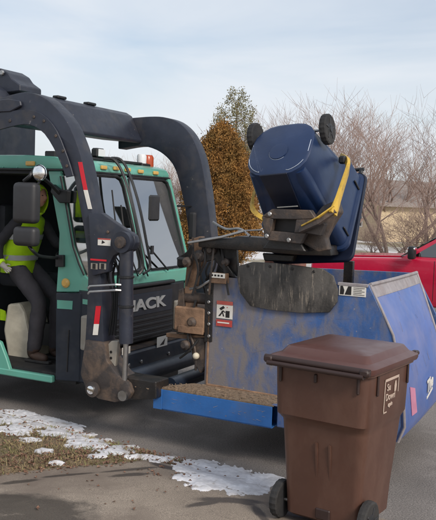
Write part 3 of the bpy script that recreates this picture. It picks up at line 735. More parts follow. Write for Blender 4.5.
# wipers, handrails and hoses on the front
mb = MB(); mb.tube([tu(168, 270, .05), tu(148, 246, -.02)], .012, 6); mb.box(tu(152, 250, .0), (.02, .05, .1)); mb.build('wiper', 'black', truck)
mb = MB(); mb.tube([tu(128, 276, .06), tu(120, 240, -.05)], .012, 6); mb.build('wiper', 'black', truck)
for off in (0, 7):
    mb = MB(); mb.tube(smooth_path([tu(103 + off * 1.2, 158, -.28), tu(114 + off, 160, -.22), tu(123 + off * .9, 174, -.12), tu(132 + off, 205, .02), tu(139 + off, 240, .1), tu(143 + off, 266, .14), tu(139 + off * .6, 274, .12)], 5), .016, 6)
    mb.build('front_handrail', 'black', truck, True)
for k, (a, b, c) in enumerate((((121, 205), (126, 240), (138, 276)), ((112, 190), (118, 240), (128, 280)), ((131, 220), (140, 255), (148, 276)))):
    mb = MB(); mb.tube(smooth_path([tu(*a, .03), tu(*b, .09), tu(*c, .06)], 6), .009, 5); mb.build('hose', 'rubber', truck, True)
mb = MB(); mb.box(tu(154, 208, .0), (.04, .22, .30), .02); fm = mb.build('inner_sun_visor', 'black', truck)
for i, (z0, dz) in enumerate(((2.05, .36), (1.8, .18))):
    mb = MB(); mb.box((-.1, 2.42, z0), (.1, .24, dz), .03, seg=2); fmr = mb.build('far_mirror', 'mirror_case', truck)
mb = MB(); mb.tube([(-.2, 2.1, 2.3), (-.12, 2.42, 2.3), (-.1, 2.42, 1.68), (-.05, 2.1, 1.66)], .016, 6); mb.build('far_mirror_bracket', 'black', truck)
# roof beacon and work lamp
p = tu(147.5, 163, -.62)
mb = MB(); mb.box((p.x, p.y - .13, p.z - .04), (.14, .2, .05), .01); mb.build('beacon_base', 'black', truck)
mb = MB(); mb.lathe([(.075, 0), (.08, .03), (.078, .14), (.06, .17)], (p.x, p.y, p.z - .07), Z_, 16); bc = mb.build('beacon', 'beacon', truck, True)
mb = MB(); mb.lathe([(.06, 0), (.062, .1), (.05, .12)], (p.x, p.y - .14, p.z - .02), Z_, 14); mb.build('beacon_clear_lens', 'lens', truck, True)
p = tu(98, 153, -.62); mb = MB(); mb.box((p.x, p.y, p.z), (.1, .16, .11), .02); wk = mb.build('work_lamp', 'black', truck)
mb = MB(); mb.box((p.x + .052, p.y, p.z), (.01, .13, .085), .004); mb.build('lamp_lens', 'lens', wk)
mb = MB(); mb.box2((-.7, .75, 2.80), (-.58, 2.0, 2.83), .005); mb.build('light_rail', 'black', truck)
mb = MB(); mb.box(tv(53, 155, .15), (.14, .12, .08), .01); mb.build('roof_clip', 'black', truck)
# interior
mb = MB(); mb.box2((-.42, .3, .95), (-.06, 1.98, 1.5), .04); mb.build('dashboard', 'interior', truck)
mb = MB(); mb.prism(px([(7, 304), (19, 303), (24, 312), (28, 332), (28, 362), (9, 367), (3, 330)], .5), (0, .4, 0), .03, 2); ped = mb.build('seat_pedestal', 'beige', truck)
mb = MB(); mb.prism(px([(0, 309), (5, 311), (7, 321), (0, 320)], .6), (0, .01, 0)); mb.build('caution_tag', 'lime', truck)
mb = MB(); mb.box((-1.45, .8, 1.36), (.55, .55, .16), .05, seg=2); mb.build('seat_cushion', 'interior', truck, True)
mb = MB(); mb.box((-1.72, .8, 1.8), (.14, .52, .9), .05, seg=2); mb.build('seat_backrest', 'interior', truck, True)
sw = Vector((-.62, .55, 1.62)); swx = Vector((.55, 0, .83)).normalized()
ring = []
a1 = swx.orthogonal().normalized(); a2 = swx.cross(a1)
for k in range(25): ring.append(sw + (a1 * math.cos(k * math.pi / 12) + a2 * math.sin(k * math.pi / 12)) * .22)
mb = MB(); mb.tube(ring, .017, 6, False); st_ = mb.build('steering_wheel', 'black', truck, True)
mb = MB(); mb.tube([sw, sw - swx * -.0 + Vector((.3, 0, -.5))], .03, 8)
for k in range(3): mb.tube([sw, sw + (a1 * math.cos(k * 2.09) + a2 * math.sin(k * 2.09)) * .21], .012, 6)
mb.build('steering_column', 'black', st_)
# near mirrors
def mcase(x0, y0, x1, y1, nm='mirror'):
    a, b = tv(x0, y0, -.5), tv(x1, y1, -.5); mb = MB(); mb.box(((a.x + b.x) / 2, -.47, (a.z + b.z) / 2), (b.x - a.x, .13, a.z - b.z), .05, seg=4); o = mb.build(nm, 'mirror_case', truck, True)
    mb = MB(); mb.box(((a.x + b.x) / 2, -.404, (a.z + b.z) / 2), (b.x - a.x - .12, .004, a.z - b.z - .12)); mb.build('mirror_glass', 'chrome', o)
mcase(13.5, 182, 35.5, 224); mcase(13.5, 226, 35.5, 247)
mb = MB(); mb.tube(smooth_path([tv(24, 181, -.46), tv(30, 176, -.46), tv(34, 172, -.4), tv(48, 182, -.2), tv(60, 194, -.04)], 5), .02, 8); mb.build('mirror_bracket', 'black', truck, True)
mb = MB(); mb.prism(px([(52, 184), (58, 189), (68, 191), (67, 203), (59, 203), (50, 192)], -.06), (0, .06, 0), .008); mb.build('mirror_mount', 'black', truck)
mb = MB(); mb.tube(smooth_path([tv(29, 246, -.46), tv(33, 251, -.46), tv(40, 256, -.3), tv(58, 258, -.02)], 5), .017, 8); mb.build('mirror_bracket', 'black', truck, True)
mb = MB(); mb.prism(px([(55, 255), (63, 255), (63, 267), (55, 267)], -.04), (0, .04, 0), .006); mb.build('mirror_mount', 'black', truck)
p = tv(39.5, 173, -.44); mb = MB(); mb.ball(p, .085, 3, (1, .6, 1)); mb.build('round_mirror', 'chrome', truck, True)
mb = MB(); mb.tube([p + Vector((0, .02, -.06)), tv(37, 186, -.46)], .014, 6); mb.build('round_mirror_stem', 'black', truck)

# --- lift arms
VN = -.46
outer = [(-8, 101), (8, 95.5), (26, 92), (42, 96.5), (55, 107), (67, 122), (76, 142), (82.5, 163), (88, 190), (93, 218), (97, 240), (100, 270), (102, 300), (103, 330), (104, 352)]
inner = [(84, 352), (85.5, 330), (87, 300), (87.5, 270), (85, 240), (80.5, 212), (75.5, 185), (70.5, 166), (61.5, 147), (50, 131), (38, 122), (26, 119), (10, 121), (-8, 125)]
o3 = smooth_path(px(outer, VN), 3); i3 = smooth_path(px(inner, VN), 3)
mb = MB(); mb.prism(o3 + i3, (0, .2, 0), .012, 2); arm = mb.build('lift_arm', 'arm', truck, True)
inner2 = [(67, 177.5), (62, 164), (54.5, 148), (45.5, 134), (36, 127), (26, 124.5), (10, 127.5), (-8, 132.5)]
mid2 = [(-8, 114), (20, 110), (36, 111), (48, 118), (58, 131), (66, 150), (71, 164), (74.5, 176)]
mb = MB(); mb.prism(smooth_path(px(mid2, VN - .002), 2) + smooth_path(px(inner2, VN - .002), 2), (0, -.02, 0), .004); wp = mb.build('wear_plate', 'arm', arm)
for x, y in ((10, 121), (34, 117), (44, 121), (56, 136), (63, 151), (67, 166)):
    bolt(arm, tv(x, y, VN - .021), (0, -1, 0), .016, .01, 'armdirt')
mb = MB(); mb.prism(px([(-8, 101), (10, 99), (22, 101), (23, 106), (12, 112), (-8, 113)], VN - .004), (0, -.03, 0), .008); mb.build('pivot_plate', 'arm', arm)
for y0, y1, x0, x1, mt in ((162, 190, 80.5, 86, 'red'), (190, 209, 86, 90.5, 'white')):
    q = [tv(a, b, VN - .002) for a, b in ((x0 - 2.4, y0), (x0 + 1.6, y0), (x1 + 1.6, y1), (x1 - 2.4, y1))]
    mb = MB(); mb.prism(q, (0, -.004, 0)); mb.build('reflective_tape', mt, arm)
for y0, y1, x0, x1, mt in ((306, 324, 98.5, 96.5, 'red'), (324, 335, 96.5, 95.3, 'white')):
    q = [tv(a, b, VN - .004) for a, b in ((x0 - 2.5, y0), (x0 + 2.5, y0), (x1 + 2.5, y1), (x1 - 2.5, y1))]
    mb = MB(); mb.prism(q, (0, -.004, 0)); mb.build('reflective_tape', mt, arm)
# pin bracket, cylinder, foot
mb = MB(); mb.prism(px([(88, 213), (101, 213), (112, 221), (127, 231), (134, 236), (135.5, 243), (132, 250), (124, 250), (113, 256), (109, 264), (108, 272), (92, 276)], -.5), (0, .08, 0), .01, 2); br = mb.build('cylinder_bracket', 'arm', truck, True)
def sticker(parent, a, b, v, mt='white', name='sticker'):
    p, q = tv(*a, v), tv(*b, v); mb = MB(); mb.box2((p.x, v - .003, q.z), (q.x, v, p.z)); return mb.build(name, mt, parent), p, q
s1, p, q = sticker(br, (98, 238), (110.5, 246), -.501)
mb = MB(); mb.box2((p.x, -.506, p.z - .012), (q.x, -.5045, p.z)); mb.build('sticker_header', 'decal_red', br)
mb = MB(); mb.prism([(p.x + .045, -.506, q.z + .015), (p.x + .085, -.506, q.z + .03), (p.x + .05, -.506, p.z - .018)], (0, .0015, 0)); mb.build('sticker_mark', 'ink', br)
s2, p, q = sticker(br, (90.5, 258.5), (106.5, 261.5), -.501, 'red')
for a, b in ((91, 97.5), (99.5, 106)):
    s3, p, q = sticker(br, (a, 263), (b, 269.5), -.501, 'plate', 'sticker')
    mb = MB(); mb.box(((p.x + q.x) / 2, -.5055, (p.z + q.z) / 2), (.035, .002, .05)); mb.build('sticker_mark', 'ink', br)
c0, c1, c2 = tv(126.5, 242, -.47), tv(126, 343, -.47), tv(124, 391, -.47)
mb = MB(); mb.tube([c0, c1], .066, 20); cy = mb.build('lift_cylinder', 'arm', truck, True)
mb = MB(); mb.tube([c1, c2], .026, 14); mb.build('cylinder_rod', 'steel', cy, True)
for t in (.33, .62):
    q = c0.lerp(c1, t); mb = MB(); mb.lathe([(.068, 0), (.076, .005), (.076, .022), (.068, .027)], q, (c1 - c0), 20); mb.build('cylinder_clamp', 'black', cy)
mb = MB(); mb.lathe([(.1, 0), (.1, .16)], c0 + Vector((0, -.09, 0)), Y_, 20); mb.build('cylinder_eye', 'arm', cy, True)
mb = MB(); mb.lathe([(.055, 0), (.055, .03), (.03, .035)], c0 + Vector((0, -.09, 0)), (0, -1, 0), 16); mb.build('pivot_pin', 'armdirt', cy)
for dx in (0, 6): bolt(cy, tv(108 + dx * 1.5, 232 + dx * 1.5, -.505), (0, -1, 0), .015, .01, 'armdirt')
mb = MB(); mb.prism(px([(85, 340), (104.5, 343), (106, 360), (116, 374), (128, 384), (131, 393), (127, 400), (114, 402.5), (98, 399), (86, 390), (80, 374)], -.5), (0, .26, 0), .012, 2); ft = mb.build('arm_foot', 'armdirt', truck, True)
p = tv(93.5, 389, -.502); mb = MB(); mb.lathe([(.075, 0), (.075, .03), (.05, .034)], p, (0, -1, 0), 20); mb.build('pivot_hub', 'armdirt', ft, True)
mb = MB(); mb.lathe([(.044, 0), (.04, .02), (.02, .028)], p + Vector((0, -.034, 0)), (0, -1, 0), 16); mb.build('hub_cap', 'chrome', ft, True)
mb = MB(); mb.lathe([(.05, 0), (.05, .3)], tv(122, 396, -.53), Y_, 14); mb.build('fork_pin', 'steel', ft, True)
mb = MB(); mb.prism(px([(107, 345), (111, 341), (118, 341), (114, 372), (106, 370)], -.44), (0, .05, 0), .006); sb = mb.build('stop_plate', 'plate', ft)
for y in (352, 358, 364): bolt(ft, tv(111, y, -.441), (0, -1, 0), .014, .004, 'ink', 'bolt_hole')
for y in (286, 291.5):
    mb = MB(); mb.tube([tv(88, y + 2, -.53), tv(90, y, -.56), tv(116, y - 1.5, -.56), tv(125, y - 1, -.5)], .011, 6); mb.build('grab_rod', 'steel', truck, True)
for k in range(3):
    mb = MB(); mb.tube(smooth_path([tv(112 + 4 * k, 262, -.4), tv(108 + 5 * k, 275, -.34), tv(113 + 2 * k, 300, -.38), tv(109 + 3 * k, 335, -.36)], 5), .012, 6); mb.build('hydraulic_hose', 'rubber', truck, True)
# far arm
VF = 2.34
outer = [(118, 119), (136, 117.5), (150, 116.5), (163, 117), (176, 121), (187, 130), (195, 143), (201, 160), (205, 182), (208, 205), (211, 232), (213, 262)]
inner = [(191, 262), (189, 240), (186, 215), (181, 190), (176, 172), (170, 161), (160, 152), (148, 147), (136, 146), (118, 149)]
far_o = smooth_path(px(outer, VF), 3) + [Vector((.28, VF, .5))]
far_i = [Vector((.02, VF, .5))] + smooth_path(px(inner, VF), 3)
mb = MB(); mb.prism(far_o + far_i, (0, .2, 0), .012, 2); farm = mb.build('lift_arm', 'arm', truck, True)
mb = MB(); mb.prism([Vector((-.02, VF - .01, .62)), Vector((.3, VF - .01, .62)), Vector((.62, VF - .01, .46)), Vector((.55, VF - .01, .36)), Vector((.1, VF - .01, .4))], (0, .24, 0), .01); mb.build('arm_foot', 'armdirt', farm)
# cross member between the arms
mb = MB(); mb.prism([(-1.55, -.26, 3.16), (-.93, -.26, 3.11), (-.915, -.26, 3.15), (-1.08, -.26, 3.47), (-1.17, -.26, 3.52), (-1.3, -.26, 3.535), (-1.55, -.26, 3.52)], (0, 2.6, 0), .012, 2); ct = mb.build('arm_cross_member', 'arm', truck, True)
for v in (.35, .95, 1.55):
    mb = MB(); mb.box((-1.2, v, 3.54), (.09, .17, .035), .01); mb.build('wear_pad', 'black', ct)
# fork and cross tube under the arms
mb = MB(); mb.prism(px([(112, 374), (130, 378), (156, 382), (156, 399), (132, 400), (112, 394)], -.44), (0, .24, 0), .01); mb.build('fork', 'oily', truck)
mb = MB(); mb.tube([(.50, -.3, .55), (.50, 2.4, .55)], .085, 18); mb.build('fork_cross_tube', 'navy', truck, True)

# ================================================================== blue carry container on the forks
can = root_local('carry_container', (2.2, .9, 0), 'dirty blue front carry container with robotic cart arm, held ahead of the truck', 'container')
def cpart(mb, name, mt, parent=None, smooth=False): return mb.build(name, mt, parent or can, smooth)
sw_pts = [(1.395, 0, .57), (3.26, 0, .36), (3.31, 0, .50), (3.285, 0, .85), (3.175, 0, 1.28), (2.95, 0, 1.69), (2.66, 0, 1.685), (2.60, 0, 1.5), (1.80, 0, 1.48), (1.70, 0, 1.66), (1.425, 0, 1.655)]
mb = MB(); mb.prism(sw_pts, (0, .03, 0), .004); wall = cpart(mb, 'side_wall', 'canblue')
mb = MB(); mb.prism([Vector(p) + Vector((0, 1.74, 0)) for p in sw_pts[:6]] + [Vector((1.425, 1.74, 1.655))], (0, .03, 0), .004); cpart(mb, 'far_wall', 'canblue')
# bulging front: rows from top to bottom, near edge to far edge
rows = [((2.95, .03, 1.69), (2.95, 1.74, 1.69)), ((3.06, .015, 1.50), (3.04, 1.70, 1.50)), ((3.18, .005, 1.28), (3.14, 1.64, 1.28)), ((3.29, .0, .85), (3.28, 1.74, .85)), ((3.32, .0, .50), (3.31, 1.82, .46)), ((3.27, .0, .36), (3.22, 1.82, .34))]
bm = bmesh.new(); nc = 10; fr_rows = []
for a, b in rows:
    a, b = Vector(a), Vector(b)
    fr_rows.append([a.lerp(b, k / nc) + Vector((.012 * math.sin(math.pi * k / nc), 0, 0)) for k in range(nc + 1)])
mb = MB(); loops = []
for r_ in fr_rows: loops.append(r_ + [q + Vector((-.03, 0, 0)) for q in reversed(r_)])
mb.loft(loops); ff = cpart(mb, 'front_panel', 'canpale', None, True)
mb = MB(); mb.tube([q + Vector((.004, 0, .004)) for q in fr_rows[0]], .018, 8); cpart(mb, 'top_rim', 'rimfade', ff, True)
mb = MB(); mb.tube([r_[0] + Vector((.004, -.004, 0)) for r_ in fr_rows], .012, 8); cpart(mb, 'corner_bead', 'rimfade', ff, True)
mb = MB(); mb.tube([r_[-1] + Vector((.004, .004, 0)) for r_ in fr_rows], .014, 8); cpart(mb, 'corner_bead', 'rimfade', ff, True)
loops = []
for t, off in ((0, .003), (.55, .003)):
    r_ = [fr_rows[0][k].lerp(fr_rows[1][k], t) for k in range(nc + 1)]
    loops.append([q + Vector((off, 0, off)) for q in r_] + [q + Vector((off - .004, 0, off - .004)) for q in reversed(r_)])
mb = MB(); mb.loft(loops); cpart(mb, 'worn_edge', 'rimfade', ff)
mb = MB(); mb.box2((1.4, .03, .40), (3.22, 1.74, .46)); cpart(mb, 'floor', 'oily')
mb = MB(); mb.box2((1.37, .0, .55), (1.395, 1.77, 1.62), .004); cpart(mb, 'rear_wall', 'canblue')
mb = MB(); mb.box2((1.62, .75, .5), (1.92, 1.2, 1.84), .02); cpart(mb, 'lining_box', 'rustred')
mb = MB(); p = tv(349, 270, 1.33); mb.box2((p.x - .05, 1.3, 1.5), (p.x + .05, 1.36, 1.80), .005); cpart(mb, 'lid_post', 'oily')
# logo fragment on the front (partly cut by the picture edge)
# pink scuffs on the front beside the cart
M['pink'] = mat('faded_red_film', srgb(190, 124, 150), .5, var=.15, bump=0)
def on_front(x, y, lift=.003):
    p = tu(x, y, 3.28)
    for _ in range(5):
        for r0, r1 in zip(fr_rows, fr_rows[1:]):
            if r1[0].z <= p.z <= r0[0].z:
                t = (r0[0].z - p.z) / (r0[0].z - r1[0].z); k = min(nc, max(0, int(round(p.y / 1.74 * nc)))); p = tu(x, y, r0[k].x + (r1[k].x - r0[k].x) * t + lift); break
    return p
q = [on_front(*a_) for a_ in ((410, 387), (415, 388), (417, 412), (412, 416))]
mb = MB(); mb.prism(q, (.003, 0, 0)); cpart(mb, 'red_reflector', 'pink', ff)
p = on_front(426, 391)
me = text_mesh('The', .15, .003, .005, .35, 1.1)
place_text('lettering', me, 'white', ff, (p.x + .004, p.y + .14, p.z + .04), (-.01, 1, .16), (-.08, 0, 1))
mb = MB(); mb.bar([(p.x + .006, p.y + .03, p.z - .075), (p.x + .004, p.y + .27, p.z - .02)], .005, .022); cpart(mb, 'logo_stroke', 'white', ff)
# fork pocket rail and ledge with dirt
a, b = tv(154, 387, -.34), tv(272, 409, -.34)
mb = MB(); mb.prism([(a.x, -.34, .40), (b.x, -.34, .40), (b.x, -.34, .585), (a.x, -.34, .585)], (0, .012, 0), .003); rail = cpart(mb, 'fork_rail', 'canbright')
mb = MB(); mb.prism([(a.x, -.328, .39), (b.x, -.328, .39), (b.x, -.1, .39), (a.x, -.1, .39)], (0, 0, .012)); mb.box2((a.x, -.112, .40), (b.x, -.1, .575)); cpart(mb, 'fork_pocket', 'canbright')
p0, p1 = tv(154, 388, -.345), tv(163, 403, -.345)
mb = MB(); mb.box2((p0.x - .003, -.349, .395), (p0.x + .09, -.341, .589), .002); cpart(mb, 'end_plate', 'canbright', rail)
mb = MB(); mb.prism([(a.x, -.336, .587), (b.x + .01, -.336, .587), (b.x + .01, 0, .592), (a.x + .25, 0, .592)], (0, 0, .012)); ledge = cpart(mb, 'ledge', 'debris')
mb = MB(); mb.box2((b.x - .02, -.33, .595), (3.1, 0, .60)); 
mb.box2((b.x + .03, -.3, .40), (3.0, -.02, .585), .01); cpart(mb, 'rear_skid', 'canblue')
rd = random.Random(12); mb = MB()
for k in range(420):
    u = rd.uniform(a.x + .02, b.x); v = -.33 + .33 * rd.random() ** (1.0 if u > 1.4 else 1.4)
    if v > -.02: continue
    if u < 1.4 and v > -.336 + (u - a.x) * 1.1 + .1: continue
    s = rd.uniform(.003, .010) * (2.2 if rd.random() < .08 else 1)
    an = rd.random() * 6.28
    mb.box((u, v, .60 + s * .3), (s * rd.uniform(.8, 3), s, s * .7), 0, Matrix.Rotation(an, 3, 'Z') @ Matrix.Rotation(rd.uniform(-.5, .5), 3, 'X'))
o = cpart(mb, 'debris', 'debris'); o['kind'] = 'stuff'
mb = MB()
for k in range(160):
    u = rd.uniform(.62, 1.02); v = rd.uniform(-.44, -.22); s = rd.uniform(.005, .014); an = rd.random() * 3
    mb.box((u, v, .595 + s * .4 - (1.0 - u) * -.01), (s * rd.uniform(1, 5), s, s * .7), 0, Matrix.Rotation(an, 3, 'Z') @ Matrix.Rotation(rd.uniform(-.5, .5), 3, 'X'))
o = mb.build('debris', 'debris', truck); o['kind'] = 'stuff'
mb = MB(); mb.tube([(1.02, -.05, .56), (1.02, 1.95, .56)], .075, 18); cpart(mb, 'cross_tube', 'navy', None, True)
mb = MB(); mb.box2((1.0, 1.9, .38), (3.0, 2.1, .58), .01); cpart(mb, 'far_fork_rail', 'canbright')
# scratches, weld seam and folded edges
rs = random.Random(31); mb = MB()
for k in range(30):
    u = rs.uniform(1.5, 3.0); z = rs.uniform(.7, 1.6); L_ = rs.uniform(.03, .16); a_ = rs.choice((rs.uniform(-.3, .3), rs.uniform(1.2, 1.9)))
    d_ = Vector((math.cos(a_), 0, math.sin(a_))) * L_; n_ = Vector((-math.sin(a_), 0, math.cos(a_))) * rs.uniform(.0004, .0011); p = Vector((u, -.0012, z))
    if u + d_.x > 2.85 or (z > 1.4 and 1.6 < u < 2.7): continue
    mb.prism([p - n_, p + d_ - n_ * .2, p + d_ + n_ * .2, p + n_], (0, -.001, 0))
o = cpart(mb, 'scratches', 'rimfade', wall); o['kind'] = 'stuff'
mb = MB()
for k in range(16):
    u = rs.uniform(a.x + .15, b.x - .05); z = rs.uniform(.43, .57); L_ = rs.uniform(.02, .06); a_ = rs.uniform(-.3, .5)
    d_ = Vector((math.cos(a_), 0, math.sin(a_))) * L_; n_ = Vector((-math.sin(a_), 0, math.cos(a_))) * rs.uniform(.0006, .0022); p = Vector((u, -.3412, z))
    if not .41 < (p + d_).z < .578: continue
    mb.prism([p - n_, p + d_ - n_ * .3, p + d_ + n_ * .3, p + n_], (0, -.001, 0))
o = cpart(mb, 'scratches', 'rimfade', rail); o['kind'] = 'stuff'
mb = MB()
for k in range(22):
    t = rs.random(); r0 = rs.randint(1, 4); c_k = rs.randint(0, nc - 1); p = fr_rows[r0][c_k].lerp(fr_rows[r0 - 1][c_k + 1], t) + Vector((.0025, 0, 0)); q = p + (fr_rows[r0 - 1][c_k] - fr_rows[r0][c_k]) * rs.uniform(.05, .3) + Vector((0, rs.uniform(-.05, .05), 0))
    w_ = Vector((0, rs.uniform(.0004, .0013), 0)); mb.prism([p - w_, q - w_ * .3, q + w_ * .3, p + w_], (.0015, 0, 0))
o = cpart(mb, 'scratches', 'rimfade', ff); o['kind'] = 'stuff'
mb = MB(); mb.tube([(1.4, -.006, .612), (2.2, -.006, .60), (b.x, -.006, .60)], .012, 6); cpart(mb, 'weld_seam', 'rust', wall, True)
mb = MB(); mb.box2((2.67, -.012, 1.672), (2.945, .036, 1.697), .003); cpart(mb, 'top_flange', 'rimfade', wall)
mb = MB(); mb.box2((1.392, -.012, .6), (1.412, -.001, 1.28), .003); cpart(mb, 'corner_angle', 'rust', wall)
# rubber flap over the loading notch
mb = MB(); mb.prism(px([(238, 266), (252, 262), (275, 263), (300, 266), (322, 269), (333, 276), (337.5, 290), (337, 302), (329, 312.5), (300, 313), (270, 310), (250, 306), (240, 293), (237, 278)], -.035), (0, .028, 0), .006, 2); flap = cpart(mb, 'rubber_flap', 'flap', None, True)
for x, y in ((248, 266), (270, 266.5), (292, 269), (314, 271.5)): bolt(flap, tv(x, y, -.036), (0, -1, 0), .012, .008, 'oily')
# decals
s4, p, q = sticker(can, (217, 304), (232.5, 319.5), -.004)
mb = MB(); mb.box2((p.x, -.0105, p.z - .0), (q.x, -.0085, p.z + .035)); cpart(mb, 'decal_header', 'decal_red')
mb = MB(); mb.box2((p.x, -.0105, q.z - .075), (q.x, -.0085, q.z - .012)); dr = cpart(mb, 'decal_footer', 'decal_red')
mb = MB(); mb.box2((p.x + .015, -.0135, q.z - .045), (q.x - .03, -.012, q.z - .033)); cpart(mb, 'decal_text_line', 'white', dr)
w_ = q.x - p.x; h_ = p.z - q.z; u0, z0 = p.x, q.z
def deco(pts, mt='ink', nm='pictogram'):
    mb = MB(); mb.prism([(u0 + a * w_, -.0085, z0 + b * h_) for a, b in pts], (0, -.0015, 0)); return cpart(mb, nm, mt, s4)
deco([(.58, .1), (.82, .1), (.82, .58), (.58, .58)])
deco([(.18, .72), (.42, .92), (.52, .78), (.28, .58)]); deco([(.34, .56), (.46, .6), (.4, .4), (.3, .44)])
deco([(.3, .44), (.38, .42), (.24, .16), (.12, .16)]); deco([(.36, .42), (.42, .42), (.5, .16), (.42, .16)]); deco([(.42, .58), (.56, .48), (.55, .43), (.4, .52)]); deco([(.62, .8), (.7, .8), (.66, .88)], 'decal_red')
s5, p, q = sticker(can, (339.5, 284.5), (366, 297.3), -.004)
w_ = q.x - p.x; h_ = p.z - q.z; u0, z0 = p.x, q.z
s4 = s5
deco([(.04, .1), (.18, .1), (.2, .5), (.14, .9), (.05, .9)]); deco([(.22, .1), (.46, .1), (.46, .9), (.34, .9), (.28, .5)])
for k in range(5): deco([(.54, .14 + k * .16), (.95 - .1 * (k % 2), .14 + k * .16), (.95 - .1 * (k % 2), .18 + k * .16), (.54, .18 + k * .16)], 'armdirt', 'text_line')
s6, p, q = sticker(can, (210, 272.5), (225, 278.5), -.07)
for k in range(4):
    mb = MB(); mb.box2((p.x + .015 + k * .034, -.0755, q.z + .014), (p.x + .036 + k * .034, -.074, p.z - .014)); cpart(mb, 'serial_mark', 'ink', s6)
mb = MB(); mb.box2((1.42, -.066, 1.60), (1.6, -.004, 1.70), .006); cpart(mb, 'label_bracket', 'rust')
# bolted strip at the rear corner
mb = MB(); mb.prism(px([(205, 284), (213, 283), (211.5, 342), (204, 342)], -.012), (0, .04, 0), .004); stp = cpart(mb, 'bolted_strip', 'oily')
for y in (290, 302, 313, 324, 336): bolt(stp, tv(209, y, -.013), (0, -1, 0), .017, .012)
# robotic arm carriage
mb = MB(); mb.box2((1.02, -.02, 1.10), (1.36, .3, 1.34), .015); blk = cpart(mb, 'arm_carriage', 'rust')
mb = MB(); mb.box2((1.08, -.04, 1.09), (1.36, -.02, 1.16), .005); cpart(mb, 'carriage_lip', 'rust', blk)
mb = MB(); mb.tube([(1.08, .08, 1.42), (1.38, .08, 1.43)], .055, 14); cpart(mb, 'slide_cylinder', 'armdirt', blk, True)
mb = MB(); mb.prism(px([(180, 292), (185, 286), (192, 287), (195, 300), (193, 316), (186, 320), (181, 310)], .05), (0, .08, 0), .02, 2); cpart(mb, 'knuckle', 'rust', blk, True)
mb = MB(); mb.prism(px([(178, 290), (183, 288), (186, 332), (176, 334)], .02), (0, .05, 0), .008); cpart(mb, 'carriage_plate', 'armdirt', blk)
mb = MB(); mb.tube(smooth_path([tv(190, 289, -.02), tv(200, 287, -.03), tv(206, 283, -.03), tv(211, 280, -.02)], 4), .014, 8); cpart(mb, 'link_rod', 'steel', None, True)
mb = MB(); mb.prism(px([(188, 240), (200, 236), (206, 246), (203, 262), (196, 276), (194, 288), (184, 288), (186, 268), (192, 252)], .06), (0, .1, 0), .012, 2); cpart(mb, 'swing_arm', 'rust', None, True)
mb = MB(); mb.prism(px([(201, 240), (216, 242), (222, 258), (236, 278), (228, 276), (214, 260), (206, 262)], .0), (0, .06, 0), .006); cpart(mb, 'gusset', 'oily')
mb = MB(); mb.prism(px([(222, 246), (236, 246), (238, 280), (214, 279)], .05), (0, .05, 0), .006); cpart(mb, 'mast_plate', 'oily')
mb = MB(); mb.box(tv(184, 262, .1), (.1, .14, .1), .02); cpart(mb, 'rubber_stop', 'oily')
mb = MB(); mb.prism(px([(176, 258), (186, 252), (194, 238), (200, 238), (198, 248), (188, 262), (178, 264)], .1), (0, .08, 0), .008); cpart(mb, 'latch', 'oily')
mb = MB(); mb.prism(px([(166, 333), (206, 336), (206, 341), (166, 337)], .05), (0, .1, 0), .004); cpart(mb, 'carriage_shelf', 'rust')
mb = MB(); mb.prism(px([(190, 338), (204, 338), (206, 366), (200, 374), (192, 360)], .02), (0, .08, 0), .01); hng = cpart(mb, 'hinge_lug', 'armdirt')
mb = MB(); mb.ball(tv(196, 356, .0), .035, 2); cpart(mb, 'hinge_pin', 'beige', hng, True)
for k, (a, b, c) in enumerate((((198, 340), (190, 350), (180, 358)), ((196, 300), (188, 330), (190, 352)), ((210, 262), (206, 272), (210, 282)), ((216, 255), (214, 268), (206, 280)))):
    mb = MB(); mb.tube(smooth_path([tv(*a, .02), tv(*b, -.01), tv(*c, .03)], 5), .012, 6); cpart(mb, 'hydraulic_hose', 'rubber', None, True)
rh = random.Random(77)
for k in range(9):
    x0 = rh.uniform(186, 222); y0_ = rh.uniform(236, 250); x1 = x0 + rh.uniform(-12, 14); y1_ = rh.uniform(268, 300) if k < 6 else rh.uniform(340, 372); v_ = rh.uniform(-.06, .12)
    if k >= 6: x0, y0_, x1 = rh.uniform(182, 200), rh.uniform(318, 334), rh.uniform(178, 202)
    mb = MB(); mb.tube(smooth_path([tv(x0, y0_, v_), tv((x0 + x1) / 2 + rh.uniform(-7, 7), (y0_ + y1_) / 2, v_ - rh.uniform(0, .08)), tv(x1, y1_, v_)], 6), rh.uniform(.008, .013), 6); cpart(mb, 'hydraulic_hose', 'rubber' if k % 3 else 'armdirt', None, True)
for x, y, w_ in ((188, 262, .05), (200, 256, .06), (212, 250, .05), (226, 262, .04), (193, 322, .05), (186, 345, .05)):
    mb = MB(); mb.lathe([(w_, 0), (w_, .03), (w_ * .6, .045), (w_ * .5, .06)], tv(x, y, -.0), (0, -1, 0), 12); cpart(mb, 'pivot_boss', 'armdirt', None, True)
# beam across the top
mb = MB(); mb.prism(px([(198, 238), (232, 238), (236, 236), (288, 239), (330, 246), (331, 256), (300, 255), (262, 252), (234, 250), (198, 247)], -.1), (0, .22, 0), .012, 2); cpart(mb, 'arm_beam', 'oily', None, True)
mb = MB(); mb.prism(px([(262, 253), (294, 255), (292, 262), (264, 261)], .1), (0, .1, 0), .01); cpart(mb, 'beam_saddle', 'oily')
mb = MB(); mb.tube([tv(188, 243, -.12), tv(222, 237, -.13), tv(244, 231, -.1)], .012, 6); cpart(mb, 'link_rod', 'steel', None, True)
mb = MB(); mb.tube(smooth_path([tv(213, 222, .15), tv(226, 229, .1), tv(240, 229, -.05), tv(250, 236, -.1)], 5), .012, 6); cpart(mb, 'hydraulic_hose', 'steel', None, True)
mb = MB(); mb.tube([tv(238, 231, .1), tv(262, 230, .08)], .008, 6); cpart(mb, 'link_rod', 'steel', None, True)

